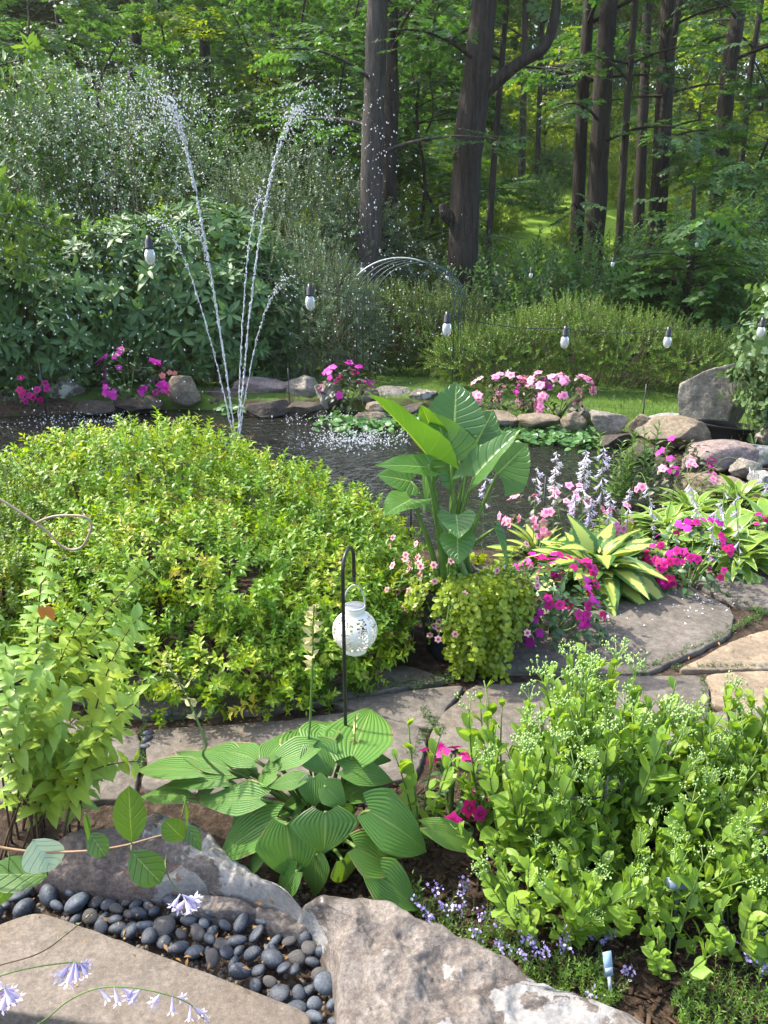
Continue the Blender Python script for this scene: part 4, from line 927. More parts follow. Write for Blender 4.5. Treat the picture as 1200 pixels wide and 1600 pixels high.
def catmint(label, c, r, n, seed, fl):
    rs = np.random.RandomState(seed); root = thing('catmint', label, 'flower', (c[0], c[1], -.03), 'violet flowers along the boulder'); mb = MB(); fb = MB()
    a = rs.uniform(0, 6.28, n); q = np.sqrt(rs.rand(n)); p = np.stack([c[0]+np.cos(a)*q*r, c[1]+np.sin(a)*q*r*.7, np.full(n, -.02)], 1)
    d = nrm(np.stack([np.cos(a)*.5*q+rs.normal(0, .25, n), np.sin(a)*.5*q+rs.normal(0, .25, n), np.ones(n)], 1)); sc = rs.uniform(.3, .75, n)
    for k in (0, 1):
        s = np.arange(n) % 2 == k; mb.inst(CAT[k], p[s], frames(d[s], rs.normal(size=(s.sum(), 3))), sc[s], rs.rand(s.sum()))
    mb.build('foliage', [M['lily'], M['stem_green']], root)
    for i in rs.choice(n, min(fl, n), False):
        L = (.16 if i % 2 == 0 else .12)*sc[i]; k = 18; t = rs.uniform(.8, 1.15, k)
        fb.inst(FLOWERS['tiny'], p[i]+d[i]*(L*t)[:, None]+rs.normal(0, .007, (k, 3)), frames(rs.normal(size=(k, 3))+d[i]*.6, rs.normal(size=(k, 3))), rs.uniform(.25, .5, k), rs.rand(k))
    fb.build('flowers', [M['cat_flower']], root)
catmint('violet catmint in the mulch just below the low sedum, next to the big boulder', G(752, 1452), .11, 46, 1, 16)
catmint('violet catmint around the small blue plant tag', G(885, 1500), .13, 46, 2, 17)
catmint('few violet flowers at the right edge, bottom corner of the photo', G(1190, 1500), .07, 22, 3, 9)
catmint('small violet flowers between the big boulder and the pleated hosta', G(690, 1450), .05, 14, 4, 5)
def lowgreen(label, c, r, n, seed, h=1):
    rs = np.random.RandomState(seed); root = thing('stonecrop', label, 'plant', (c[0], c[1], -.03), 'low green plants along the boulder'); mb = MB()
    a = rs.uniform(0, 6.28, n); q = np.sqrt(rs.rand(n)); p = np.stack([c[0]+np.cos(a)*q*r, c[1]+np.sin(a)*q*r*.6, np.full(n, -.025)], 1)
    d = nrm(np.stack([rs.normal(0, .35, n), rs.normal(0, .35, n), np.ones(n)], 1)); mb.inst(LOWT, p, frames(d, rs.normal(size=(n, 3))), rs.uniform(.5, 1.1, n)*h, rs.rand(n))
    mb.build('foliage', [M['hedge'], M['stem_green']], root)
LOWT = shoot(_r, 18, .07, leaf(1, .3, 'lance', 2, 2, .2, .2), .016, 'spiral', 60, .001, .7)
lowgreen('fine yellow green stonecrop at the tip of the big boulder near the bottom edge', G(880, 1545), .13, 150, 1)
lowgreen('fine green stonecrop in the bottom right corner', G(1150, 1580), .14, 140, 2)
lowgreen('small feathery green tuft between the big boulder and the pleated hosta', G(640, 1415), .05, 40, 3, 1.3)
lowgreen('fine green tuft below the low sedum beside the big boulder', G(740, 1480), .10, 90, 4)
impatiens('magenta impatiens half hidden between the pleated hosta and the tall sedum', (.20, 1.88, -.03), .12, .26, 70, [('magenta', 16)], 91, ls=.045)

# ------------------------------------------------------------------ moss and creeping plants in the path joints
def moss():
    rs = np.random.RandomState(4); mb = MB(); t = shoot(rs, 9, .03, leaf(1, .5, 'ovate', 2, 2, .2, .3), .012, 'spiral', 65, .0008, .8)
    segs = [((215, 1125), (560, 1095), 14, 260), ((560, 1085), (740, 1055), 16, 330), ((640, 1075), (760, 1040), 14, 200), ((760, 1050), (1000, 1055), 5, 150), ((1000, 1052), (1140, 990), 9, 330), ((1140, 985), (1200, 955), 10, 170), ((1050, 1045), (1200, 1043), 4, 120), ((1095, 1060), (1108, 1130), 6, 120), ((660, 1110), (690, 1150), 10, 140), ((640, 1190), (680, 1120), 10, 110), ((225, 1130), (222, 1210), 6, 70), ((430, 1090), (640, 1070), 18, 360), ((1145, 940), (1200, 960), 10, 120)]
    for a, b_, w, n in segs:
        n = int(n*.8); w = w*.7; f = rs.rand(n, 1); q = np.array(a)*(1-f)+np.array(b_)*f+rs.normal(0, w*.45, (n, 2))*np.array([1, .6])
        p = np.array([G(u, v, -.012) for u, v in q])
        mb.inst(t, p, frames(rs.normal(0, .6, (n, 3))+UPZ, rs.normal(size=(n, 3))), rs.uniform(.35, .9, n), rs.rand(n))
    tag(mb.build('moss', [M['moss'], M['stem_green']]), 'low green creeping plants and moss in the path joints', 'moss', kind='stuff')
moss()

# ------------------------------------------------------------------ pot with elephant ear, creeping jenny, petunias
PC = np.array([P(715, 1000, 2.98)[0], 2.98, -.03])
def pot_group():
    pr = thing('flower_pot', 'dark round pot almost hidden under creeping jenny and petunias', 'pot', PC)
    mb = MB(); mb.lathe([(.001, 0), (.12, 0), (.135, .02), (.165, .2), (.185, .30), (.20, .305), (.20, .335), (.185, .34), (.175, .30), (.001, .29)], PC, 40); mb.build('body', [M['pot']], pr)
    mb = MB(); mb.lathe([(.176, .31), (.1, .325), (.001, .33)], PC, 24); mb.build('soil', [plain('potting_soil', (.03, .02, .014), .95, .1, 60, .5, .004)], pr)
    # creeping jenny
    rs = np.random.RandomState(6); jr = thing('creeping_jenny', 'lime yellow creeping jenny trailing over the front of the dark pot', 'plant', PC+UPZ*.31); mb = MB()
    rl = [leaf(1, .95, 'round', 4, 4, .1, f) for f in (.1, .3)]
    for i in range(130):
        a = rs.normal(-1.2, .45) if i < 105 else rs.uniform(0, 6.28); a0 = a
        b0 = PC+np.array([math.cos(a)*.13*rs.rand(), math.sin(a)*.13*rs.rand(), .335]); R = .21+rs.uniform(-.02, .09)*rs.rand()
        e1 = PC+np.array([math.cos(a)*R, math.sin(a)*R, .35+rs.uniform(-.01, .03)])
        front = math.exp(-((a+1.35)/.75)**2); drop = rs.uniform(.04, .16)+front*rs.uniform(.05, .32)
        if a < -1.9: drop *= .35
        e2 = e1+np.array([math.cos(a)*.025+rs.normal(0, .028), math.sin(a)*.025+rs.normal(0, .02), -drop]); e2[2] = max(e2[2], -.01)
        path = smooth_path([b0, (b0+e1)/2+UPZ*.03, e1, (e1+e2)/2+np.array([math.cos(a), math.sin(a), 0])*.015, e2], 8)
        mb.tube(path, .0011, n=4, mi=1, cap=False); L = np.linalg.norm(np.diff(path, axis=0), axis=1).sum(); k = int(L/.0105)
        for s in (-1, 1):
            t = (np.arange(k)+.5)/k*(len(path)-1); ii = np.clip(t.astype(int), 0, len(path)-2); q = path[ii]+(path[ii+1]-path[ii])*(t-ii)[:, None]
            ax = nrm(path[ii+1]-path[ii]); tg = np.array([-math.sin(a), math.cos(a), 0]); out = np.array([math.cos(a), math.sin(a), .5])
            d = nrm(tg*s+ax*.25+out*.25+rs.normal(0, .5, (k, 3)))
            mb.inst(rl[i % 2], q+out*.004+rs.normal(0, .006, (k, 3)), frames(d, out+UPZ*.5+rs.normal(0, .5, (k, 3))), rs.uniform(.013, .026, k), rs.rand(k))
    mb.build('foliage', [M['jenny'], M['stem_green']], jr)
    # petunias
    for lab, aa, zz, n, sd in (('dusty pink petunias spilling over the left side of the dark pot', (2.5, 4.75), (.10, .50), 44, 1), ('dusty pink petunias between the creeping jenny and the magenta impatiens', (-.95, .5), (.12, .46), 30, 2)):
        rs = np.random.RandomState(40+sd); m = .5*(aa[0]+aa[1]); pt = thing('petunia', lab, 'flower', PC+np.array([math.cos(m)*.17, math.sin(m)*.17, .32]), 'petunias in the pot')
        mb = MB(); fb = MB(); eb = MB()
        for i in range(70):
            a = rs.uniform(*aa); R = .2+rs.uniform(-.04, .13); e = PC+np.array([math.cos(a)*R, math.sin(a)*R, rs.uniform(*zz)])
            path = bez(PC+np.array([math.cos(a)*.12, math.sin(a)*.12, .32]), PC+np.array([math.cos(a)*.2, math.sin(a)*.2, max(.42, e[2])]), e, 9); mb.tube(path, .0013, n=4, mi=1, cap=False)
            k = 12; t = rs.randint(2, 9, k); d = nrm(rs.normal(size=(k, 3))+np.array([math.cos(a), math.sin(a), .4])*.7)
            mb.inst(PL, path[t], frames(d, np.tile(UPZ, (k, 1))+rs.normal(0, .4, (k, 3))), rs.uniform(.018, .03, k), rs.rand(k))
            if i < n:
                f = nrm(np.array([[math.cos(a)*.6, math.sin(a)*.6-.55, .35]])+rs.normal(0, .25, (1, 3)))
                flower_parts(pt, 'pet', 'petunia', (e+f[0]*.016)[None], f, [rs.uniform(.9, 1.25)], rs)
        mb.build('foliage', [M['hedge'], M['stem_green']], pt)
    # elephant ear
    er = thing('elephant_ear', 'tall elephant ear with huge arrow shaped leaves growing from the dark pot', 'plant', PC+UPZ*.32); er_w = PC+UPZ*.32
    zz = lambda x, y: (560+x/4, 580+y/4); rs = np.random.RandomState(12); Y0 = PC[1]
    D = [  # base x, y, dY, tip x, y, dY, width px (zoomed), up vector
     (440, 540, -.02, 88, 100, -.10, 270, (.75, .55, .45)), (600, 335, .14, 615, 62, .24, 270, (.1, -.8, .75)), (470, 400, .06, 398, 195, .02, 150, (.6, .7, .4)), (580, 560, .0, 480, 262, .05, 270, (-.1, .85, .5)),
     (705, 500, .10, 850, 240, .22, 270, (.25, -.75, .6)), (655, 660, .02, 590, 440, .06, 210, (-.1, -.9, .45)), (725, 660, -.05, 995, 352, -.02, 190, (-.60, -.50, .75)), (870, 640, -.02, 1062, 452, .05, 265, (.15, -.85, .5)),
     (425, 600, -.12, 115, 572, -.16, 150, (.05, -.45, .9)), (335, 800, -.12, 165, 880, -.25, 205, (-.3, -.5, .75)), (612, 900, -.20, 628, 1035, -.30, 180, (0, -.75, .65)), (618, 1035, -.24, 625, 1205, -.30, 195, (0, -.95, .3)),
     (850, 985, -.10, 945, 1215, -.16, 95, (.8, -.35, .4)), (420, 600, .03, 430, 880, .0, 130, (.9, .3, .2)), (330, 690, .0, 120, 640, -.02, 180, (-.1, -.55, .85))]
    for i, (bx, by, bd, tx, ty, td, w, up) in enumerate(D):
        b0, t0 = P(*zz(bx, by), Y0+bd), P(*zz(tx, ty), Y0+td); L = np.linalg.norm(t0-b0); wd = w/4*depth((b0+t0)/2)/FPX
        mb = MB(); t = leaf(1, min(1.4, wd/L*1.5), 'arrow', 18, 12, rs.uniform(.10, .25) if i not in (0, 6, 12) else .45, .08, .016, .26, seed=i, wavef=13, ser=.018)
        mb.inst(t, b0[None], frames((t0-b0)[None], np.array([up])), np.array([L*1.02]), np.array([rs.rand()])); lo = mb.build('leaf', [M['ear']], er)
        r0 = er_w+np.array([rs.normal(-.03, .03), rs.normal(0, .03), -.02]); mid = r0*.45+b0*.55; mid[:2] = r0[:2]*.65+b0[:2]*.35
        mb = MB(); mb.tube(bez(r0, mid, b0, 12), [.016, .011, .0055], n=8); mb.build('stalk', [M['ear_stalk']], lo)
PL = leaf(1, .5, 'ovate', 2, 2, .2, .2)
pot_group()

# ------------------------------------------------------------------ the bank right of the pot
c = G(862, 950); c[2] = -.03
impatiens('large magenta impatiens between the potted plants and the gold hosta, beside the flagstone', (c[0]-.06, 3.10, -.03), .22, .37, 340, [('magenta', 80), ('purple_pink', 34)], 51, ls=.055, fsc=.9)
c = G(1062, 900)
impatiens('magenta impatiens between the gold hosta and the white edged hosta bank', (c[0], 3.62, -.03), .20, .36, 190, [('magenta', 56), ('purple_pink', 22)], 52, ls=.05, fsc=.9)
impatiens('small magenta impatiens at the right edge of the photo under the hosta stalks', (P(1178, 880, 4.0)[0], 3.95, -.03), .1, .3, 60, [('magenta', 8)], 53, ls=.05)
g = thing('hosta', 'gold centred hosta with dark green margins between the two magenta impatiens', 'plant', (P(930, 900, 3.66)[0], 3.66, -.03))
rosette(g, tuple(g.location), 130, .235, .13, 'hosta_gold', 61, (-45, 62), 'ovate', 9, 6, .12, (.25, .75), .02, 0, .62, .10)
gc = np.array(g.location)
g2 = thing('hosta', 'smaller gold leaved hosta peeping out behind the gold centred one, nearest the pond', 'plant', (P(840, 860, 3.95)[0], 3.95, -.03))
rosette(g2, tuple(g2.location), 30, .17, .075, 'hosta_gold', 62, (-5, 70), 'ovate', 8, 4, .22, (.12, .5), .012, 0, .6, .08)
for i, (u, v, Y, n, L, lab) in enumerate([(1035, 850, 4.25, 56, .17, 'white edged hosta just behind the second magenta impatiens'), (1120, 880, 4.05, 66, .18, 'white edged hosta in the middle of the hosta bank on the right'),
        (1195, 850, 4.25, 60, .18, 'white edged hosta at the right edge of the photo'), (975, 820, 4.25, 30, .15, 'white edged hosta behind the gold hosta, beside the green lily stems'), (1150, 800, 4.85, 44, .15, 'white edged hosta farthest back, below the tan rocks on the right'), (1225, 800, 4.75, 44, .15, 'white edged hosta at the right edge, farthest back by the rocks'), (1075, 840, 4.6, 50, .16, 'white edged hosta in the middle of the bank, just below the pink impatiens'), (1150, 900, 3.85, 44, .15, 'white edged hosta at the front of the bank, overhanging the flagstone')]):
    h = thing('hosta', lab, 'plant', (P(u, v, Y)[0], Y, -.03), 'white edged hostas on the right bank')
    rosette(h, tuple(h.location), int(n*1.9), L*1.05, L*.44, 'hosta_white', 70+i, (-40, 65), 'ovate', 7, 4, .14, (.3, .85), .02, 0, .7, .12)
    c = np.array(h.location); rs = np.random.RandomState(i)
    for k in range(2 if i < 3 else 1):
        a = rs.uniform(-.9, .9); e = c+np.array([a*.45, -.32-.1*rs.rand(), rs.uniform(.15, .34)])
        scape(h, [c+UPZ*.1, c+np.array([a*.15, -.08, .46]), c+np.array([a*.33, -.22, .44]), e], 9, 'whitebell' if k % 2 else 'lavender', .042, .0022, 100+i*5+k, .62, lean=1.5)
sc = thing('hosta_flower', 'row of upright pale lilac hosta flower spikes behind the gold hosta, against the dark pond', 'flower', (P(890, 840, 4.0)[0], 4.0, -.03))
for i, (u, vt, vb, n) in enumerate([(840, 728, 830, 9), (870, 705, 840, 20), (915, 702, 840, 26), (943, 698, 840, 16), (955, 768, 850, 12), (760, 738, 850, 7), (900, 770, 850, 14), (925, 778, 850, 14), (985, 760, 850, 8)]):
    Y = 3.95+.12*math.sin(i*2); b0 = P(u-6, vb+10, Y); b0[2] = 0.0
    scape(sc, [b0, P(u-4, (vb+vt)/2, Y), P(u, vt, Y)], n, 'whitebell' if i in (1, 2) else 'lavender', .043, .0024, 200+i, .45, lean=.9)
impatiens('pale pink impatiens directly behind the gold hosta, under the lilac flower spikes', (P(880, 800, 4.3)[0], 4.25, -.03), .30, .38, 190, [('pink', 72)], 54, 'imp_bronze', .05)
impatiens('pale pink impatiens left of the tan rocks, with lilac hosta bells hanging in it', (P(1062, 780, 5.0)[0], 5.0, -.03), .24, .34, 150, [('pink', 26)], 55, 'imp_bronze', .06, 1.15)
impatiens('magenta impatiens in front of the pinkish flat rock at the right', (P(1068, 740, 5.5)[0], 5.45, -.03), .2, .38, 110, [('purple_pink', 16)], 56, 'imp_bronze', .06, 1.2)
_r = np.random.RandomState(18)
LLY = leaf(1, .26, 'lance', 4, 2, .2, .35)
LIL = [shoot(_r, 40, .50, LLY, .105, 'spiral', 62, .004, .5), shoot(_r, 34, .42, LLY, .10, 'spiral', 62, .004, .5)]
def lily():
    rs = np.random.RandomState(5); c = (P(985, 750, 5.2)[0], 5.2, -.05); root = thing('lily', 'upright leafy green lily stems at the pond edge left of the tan rocks', 'plant', c); mb = MB(); n = 15
    p = np.array(c)+rs.normal(0, 1, (n, 3))*np.array([.13, .08, 0]); d = nrm(UPZ+rs.normal(0, .07, (n, 3)))
    for k in (0, 1):
        s = np.arange(n) % 2 == k; mb.inst(LIL[k], p[s], frames(d[s], rs.normal(size=(s.sum(), 3))), rs.uniform(.75, 1.15, s.sum()), rs.rand(s.sum()))
    build_parts(mb, root, [('foliage', M['lily']), ('stems', M['stem_green'])])
lily()

# ------------------------------------------------------------------ pond edge: rocks, impatiens, floating plants
R_ = [ # u, v(base), width, height px, material, label
 (35, 640, 70, 30, 'rock_dark', 'dark low rock at the waterline under the reddish impatiens at the left'), (100, 628, 52, 38, 'rock_lichen', 'lichened pale rock left of the purple impatiens'), (80, 590, 60, 26, 'rock_tan', 'flat tan rock under the rhododendron at the left edge'),
 (160, 585, 70, 32, 'rock_dark', 'brown rock in the shade of the rhododendron'), (215, 650, 90, 28, 'rock_dark', 'dark rock at the waterline below the purple impatiens'), (150, 650, 70, 24, 'rock_dark', 'dark rock at the waterline below the lichened rock'), (190, 555, 60, 24, 'rock_tan', 'tan slab rock half hidden by rhododendron leaves'),
 (290, 632, 54, 46, 'rock_tan', 'rounded brown rock touching the pale flat rock left of the fountain'), (330, 606, 66, 30, 'rock_pale', 'pale flat rock behind the fountain jets'), (345, 638, 62, 34, 'rock_dark', 'dark rock below the pale flat rock behind the fountain'),
 (408, 624, 84, 34, 'rock_pink', 'long reddish rock just right of the fountain jets'), (470, 626, 80, 34, 'rock_grey', 'grey flat topped rock between the reddish one and the lichened one'), (512, 634, 42, 42, 'rock_lichen', 'lichened rock left of the far magenta impatiens'), (420, 652, 76, 26, 'rock_dark', 'dark brown rock under the reddish rock at the waterline'), (475, 654, 58, 28, 'rock_dark', 'dark brown rock under the grey flat topped rock'),
 (575, 632, 32, 26, 'rock_tan', 'small tan rock beside the far magenta impatiens'), (612, 626, 58, 22, 'rock_grey', 'grey rock behind the left leaf of the elephant ear'), (588, 648, 44, 18, 'rock_tan', 'small brown flat rock below the grey rock'), (578, 664, 50, 22, 'rock_tan', 'brown rock at the waterline right of the far magenta impatiens'), (660, 630, 46, 24, 'rock_lichen', 'tan pointed rock behind the top of the elephant ear'), (648, 656, 56, 26, 'rock_dark', 'dark rock behind the elephant ear leaves'), (720, 645, 50, 24, 'rock_dark', 'dark rock hidden behind the top elephant ear leaf'), (775, 668, 70, 24, 'rock_tan', 'tan rock below the left pink impatiens'),
 (845, 672, 72, 22, 'rock_tan', 'low brown rock below the right pink impatiens'), (897, 674, 40, 28, 'rock_tan', 'brown rock between the pink impatiens and the grey rocks'), (908, 656, 50, 20, 'rock_grey', 'flat grey rock right of the pink impatiens'), (952, 678, 66, 34, 'rock_grey', 'grey slanted rock behind the lily stems'), (1005, 684, 48, 36, 'rock_tan', 'tan rock left of the long tan slab rock'), (1040, 664, 60, 14, 'rock_pale', 'pale flat slab at the foot of the standing boulder'),
 (1064, 708, 124, 48, 'rock_tan', 'long flat tan slab rock in front of the standing boulder'), (1010, 726, 60, 30, 'rock_dark', 'dark rock below the long tan slab rock'), (1122, 742, 128, 44, 'rock_pink', 'pinkish flat rock behind the magenta impatiens on the right'), (1178, 728, 70, 36, 'rock_pale', 'pale grey rock at the right edge right of the pinkish rock'), (1165, 752, 50, 34, 'rock_grey', 'dark grey rock in front of the pinkish flat rock'), (1194, 766, 46, 32, 'rock_pale', 'small pale rock at the right edge above the hostas'),
 (1112, 782, 96, 42, 'rock_tan', 'tan rounded rock right of the pink impatiens'), (1156, 790, 50, 30, 'rock_tan', 'small tan rock above the white edged hosta bank'), (1045, 742, 50, 26, 'rock_dark', 'dark wet rock left of the magenta impatiens'), (1215, 700, 60, 40, 'rock_grey', 'grey rock at the right edge beneath the pale leaved viburnum'), (960, 700, 60, 20, 'rock_dark', 'dark rock at the waterline behind the lily stems')]
for i, (u, v, w, h, mt, lab) in enumerate(R_):
    zb = -.10 if 'waterline' in lab or mt == 'rock_dark' else -.02
    g = G(u, v, zb); d = depth(g)/FPX; a, hh = w*d/2*1.12, h*d*.62
    rock('rock', lab, (g[0], g[1]+a*.35, g[2]+hh*.75), (a, a*.72, hh), 300+i, mt, .3*math.sin(i*2.1), (.1*math.sin(i), .12*math.cos(i*1.7)), 'rocks around the pond', n=18, planes=12, amp=.07, dlo=.5, dhi=.85)
def standing():
    g = G(1112, 668, 0.0); d = depth(g)/FPX
    rock('boulder', 'standing grey brown boulder with a leaning flat face, left of the pale leaved viburnum', (g[0]+.02, g[1]+.10, .26), (.37, .22, .42), 77, 'rock_grey', .1, (-.15, .28), cat='boulder', n=40, planes=9, amp=.05, dlo=.55, dhi=.8)
    b = G(1128, 690, 0.0); r = thing('pond_filter', 'glossy black plastic pond filter basin under the standing boulder', 'pond filter', (b[0], b[1], 0))
    bl = plain('black_plastic', (.008, .008, .009), .45, .4)
    mb = MB(); mb.lathe([(.30, .0), (.31, .10), (.335, .15), (.345, .155), (.345, .165), (.32, .168), (.29, .10), (.28, .02), (.001, .015)], (0, 0, 0), 40)
    V = mb.V[0] @ np.diag([1.0, .55, 1]) @ (rotz(.12)).T @ roty(.12).T; mb.V[0] = V+np.array([b[0]+.12, b[1]+.20, -.05]); mb.build('basin', [bl], r)
standing()
for i, (u, v, Y, r, h, fl, lm, lab) in enumerate([
    (50, 640, 8.8, .34, .34, [('magenta', 22)], 'imp_leaf', 'reddish impatiens at the left edge on the far bank'), (203, 636, 8.7, .36, .62, [('purple_pink', 44)], 'imp_leaf', 'purple pink impatiens on the far bank left of the fountain'),
    (245, 590, 9.3, .30, .45, [('salmon', 9)], 'imp_bronze', 'few salmon pink flowers behind the purple impatiens, under the rhododendron'), (542, 640, 8.7, .30, .48, [('purple_pink', 46)], 'imp_bronze', 'magenta impatiens among the rocks on the far bank, left of the elephant ear'),
    (785, 662, 8.0, .33, .44, [('pink', 46)], 'imp_bronze', 'pink impatiens on the far bank, just right of the elephant ear'), (830, 645, 8.25, .16, .45, [('purple_pink', 16)], 'imp_bronze', 'small magenta impatiens between the two pink ones on the far bank'), (872, 666, 7.9, .38, .50, [('pink', 66)], 'imp_bronze', 'larger pink impatiens on the far bank in front of the privet hedge')]):
    q = P(u, v, Y); impatiens(lab, (q[0], Y, max(.0, q[2]-.03)), r, h, 170, fl, 400+i, lm, .075, 1.7, .55)
def floating():
    rs = np.random.RandomState(22); mb = MB(); lt = leaf(1, .95, 'round', 3, 4, .2, .1)
    for u0, v0, w, h, n in ((575, 664, 75, 12, 420), (640, 660, 30, 10, 120), (850, 683, 70, 13, 420), (905, 690, 40, 12, 160), (790, 680, 30, 10, 120), (375, 632, 22, 8, 60), (360, 642, 30, 8, 90), (760, 672, 40, 8, 120)):
        q = np.array([G(u0+a*w*.62, v0+b_*h*.62, -.085) for a, b_ in rs.normal(0, .75, (n, 2))]); q[:, 2] += rs.uniform(0, .07, n)
        mb.inst(lt, q, frames(rs.normal(size=(n, 3))*np.array([1, 1, .3]), np.tile(UPZ, (n, 1))+rs.normal(0, .4, (n, 3))+np.array([0, -.3, 0])), rs.uniform(.04, .085, n), rs.rand(n))
    tag(mb.build('floating_plants', [M['floating']]), 'mats of round green floating leaves along the far edge of the pond', 'water plants', kind='stuff')
floating()
def grass():
    rs = np.random.RandomState(33); n = 20000; x = rs.uniform(-3.5, 6, n); y = rs.uniform(8.8, 12.5, n); x[:5000] = rs.uniform(2.0, 5.5, 5000); y[:5000] = rs.uniform(7.3, 9.2, 5000); p = np.stack([x, y, gz(x, y)], 1); mb = MB()
    mb.inst(leaf(1, .07, 'lance', 2, 1, 0, .35), p, frames(UPZ+rs.normal(0, .35, (n, 3)), rs.normal(size=(n, 3))), rs.uniform(.035, .07, n), rs.rand(n))
    tag(mb.build('grass', [M['grass']]), 'short lawn grass behind the pond', 'grass', kind='stuff')
grass()

# ------------------------------------------------------------------ fountain
def fountain():
    FY = 6.75; c = G(372, 692, -.1); base = np.array([P(370, 690, FY)[0], FY, -.10])
    root = thing('fountain', 'pond fountain throwing several arching jets of white water drops', 'fountain', base)
    mb = MB(); mb.lathe([(.001, -.02), (.06, -.02), (.06, .03), (.035, .06), (.02, .10), (.012, .10), (.001, .095)], base, 20); mb.build('nozzle', [M['metal_black']], root)
    rs = np.random.RandomState(17); V, Q = cubesphere(2); dt = T(V, Q, np.full((len(V), 3), .5), np.zeros(len(Q), int)); g = 9.8
    for i, (ua, va, dY, n, wind, sp) in enumerate([(256, 138, .1, 540, -.50, .34), (476, 150, .25, 480, .15, .20), (300, 330, -.25, 240, -.3, .10), (238, 322, .2, 240, -.3, .12), (452, 420, -.15, 170, .2, .10), (412, 285, .5, 230, .25, .10)]):
        apex = P(ua, va, FY+dY); vz = math.sqrt(2*g*(apex[2]+.0)); ta = vz/g; v0 = np.array([(apex[0]-base[0])/ta, (apex[1]-base[1])/ta, vz])
        big = i < 2
        # the coherent rising stream, breaking up towards the top
        t = rs.rand(n)**(.9)*(1.02 if big else 1.25)*ta; s = np.clip(t/ta, 0, 1.3)
        p = base+np.outer(t, v0); p[:, 2] -= .5*g*t*t; p += rs.normal(0, 1, (n, 3))*(.004+.04*s**5)[:, None]; vel = v0-np.outer(t, [0, 0, g])
        mb = MB(); R = frames(vel+rs.normal(0, .2, (n, 3)), rs.normal(size=(n, 3))); R = R*np.stack([np.ones(n), 1.2+np.linalg.norm(vel, axis=1)*.32, np.ones(n)], 1)[:, None, :]
        mb.inst(dt, p, R, rs.uniform(.003, .0072, n)*(1.0 if big else .8), rs.rand(n))
        tt = np.linspace(.0, .72 if big else .85, 40)*ta; th = base+np.outer(tt, v0); th[:, 2] -= .5*g*tt*tt; th += rs.normal(0, .0035, th.shape)
        mb.tube(th, list(rs.uniform(.0022, .0050, 40)*np.linspace(1.2, .55, 40)), n=6)
        if i < 2:                                   # the spray drifting off and falling back
            m = [2300, 1000][i]; t = ta*(.82+1.05*rs.rand(m)**1.3); k = np.clip(t/ta-.8, 0, 2)
            p = base+np.outer(t, v0); p[:, 2] -= .5*g*t*t; p += rs.normal(0, 1, (m, 3))*(.05+sp*k**.5)[:, None]*np.array([1.5, 1.2, .95])+np.outer(k*wind*1.25, [1, 0, 0])
            p = p[p[:, 2] > -.05]; m = len(p)
            mb.inst(dt, p, frames(rs.normal(0, .4, (m, 3))-UPZ, rs.normal(size=(m, 3)))*np.array([1, 1.7, 1]), rs.uniform(.0016, .0058, m), rs.rand(m))
        tag(mb.build('jet', [M['drop']], root), kind='stuff')
    mb = MB(); cs = G(560, 690, -.1)                 # where the right jet falls back
    for cs, w, n in ((cs, .30, 700), (G(500, 655, -.1), .35, 200), (G(130, 660, -.1), .4, 260)):
        q = cs+rs.normal(0, 1, (n, 3))*np.array([w, w*.7, 0]); q[:, 2] = -.095+np.abs(rs.normal(0, .035, n)); mb.inst(dt, q, frames(UPZ+rs.normal(0, .3, (n, 3)), rs.normal(size=(n, 3))), rs.uniform(.003, .009, n), rs.rand(n))
    tag(mb.build('splash', [M['drop']], root), kind='stuff')
fountain()

# ------------------------------------------------------------------ string lights
def string_lights(label, bulbs, wire_extra, size, Ys):
    pts = [P(u, v, Y) for (u, v), Y in zip(bulbs, Ys)]
    allp = [P(*wire_extra[0])]+pts+[P(*wire_extra[1])]
    root = thing('string_lights', label, 'string lights', pts[0]); path = []
    for a, b_ in zip(allp[:-1], allp[1:]):
        t = np.linspace(0, 1, 13)[:-1, None]; path += list(a*(1-t)+b_*t-UPZ*(np.sin(t*math.pi)*.035*np.linalg.norm(b_-a)))
    path.append(allp[-1]); mb = MB(); mb.tube(path, .0022*size, n=5); mb.build('wire', [M['metal_black']], root)
    for i, p in enumerate(pts):
        s = size; mb = MB(); mb.lathe([(.001, -.040*s), (.0145*s, -.040*s), (.021*s, -.055*s), (.0235*s, -.072*s), (.021*s, -.092*s), (.013*s, -.105*s), (.001, -.110*s)], p, 20); bo = mb.build('bulb', [M['bulb']], root)
        mb = MB(); mb.lathe([(.001, .012*s), (.010*s, .012*s), (.0105*s, .0), (.0165*s, -.004*s), (.0165*s, -.034*s), (.0185*s, -.036*s), (.0185*s, -.042*s), (.001, -.0425*s)], p, 20); mb.build('socket', [M['metal_black']], bo)
string_lights('nearer string of clear light bulbs in black sockets hanging across the pond', [(232, 373), (484, 448), (699, 491), (884, 513), (1045, 514), (1192, 499)], ((-120, 300, 3.3), (1360, 470, 4.6)), 1.0, [3.55, 3.75, 3.95, 4.3, 4.55, 4.75])
string_lights('far string of small light bulbs hanging in front of the dark woods', [(566, 412), (699, 425), (830, 421), (958, 404), (1090, 373)], ((430, 380, 9.2), (1300, 300, 10.2)), .95, [9.3, 9.5, 9.7, 9.9, 10.1])

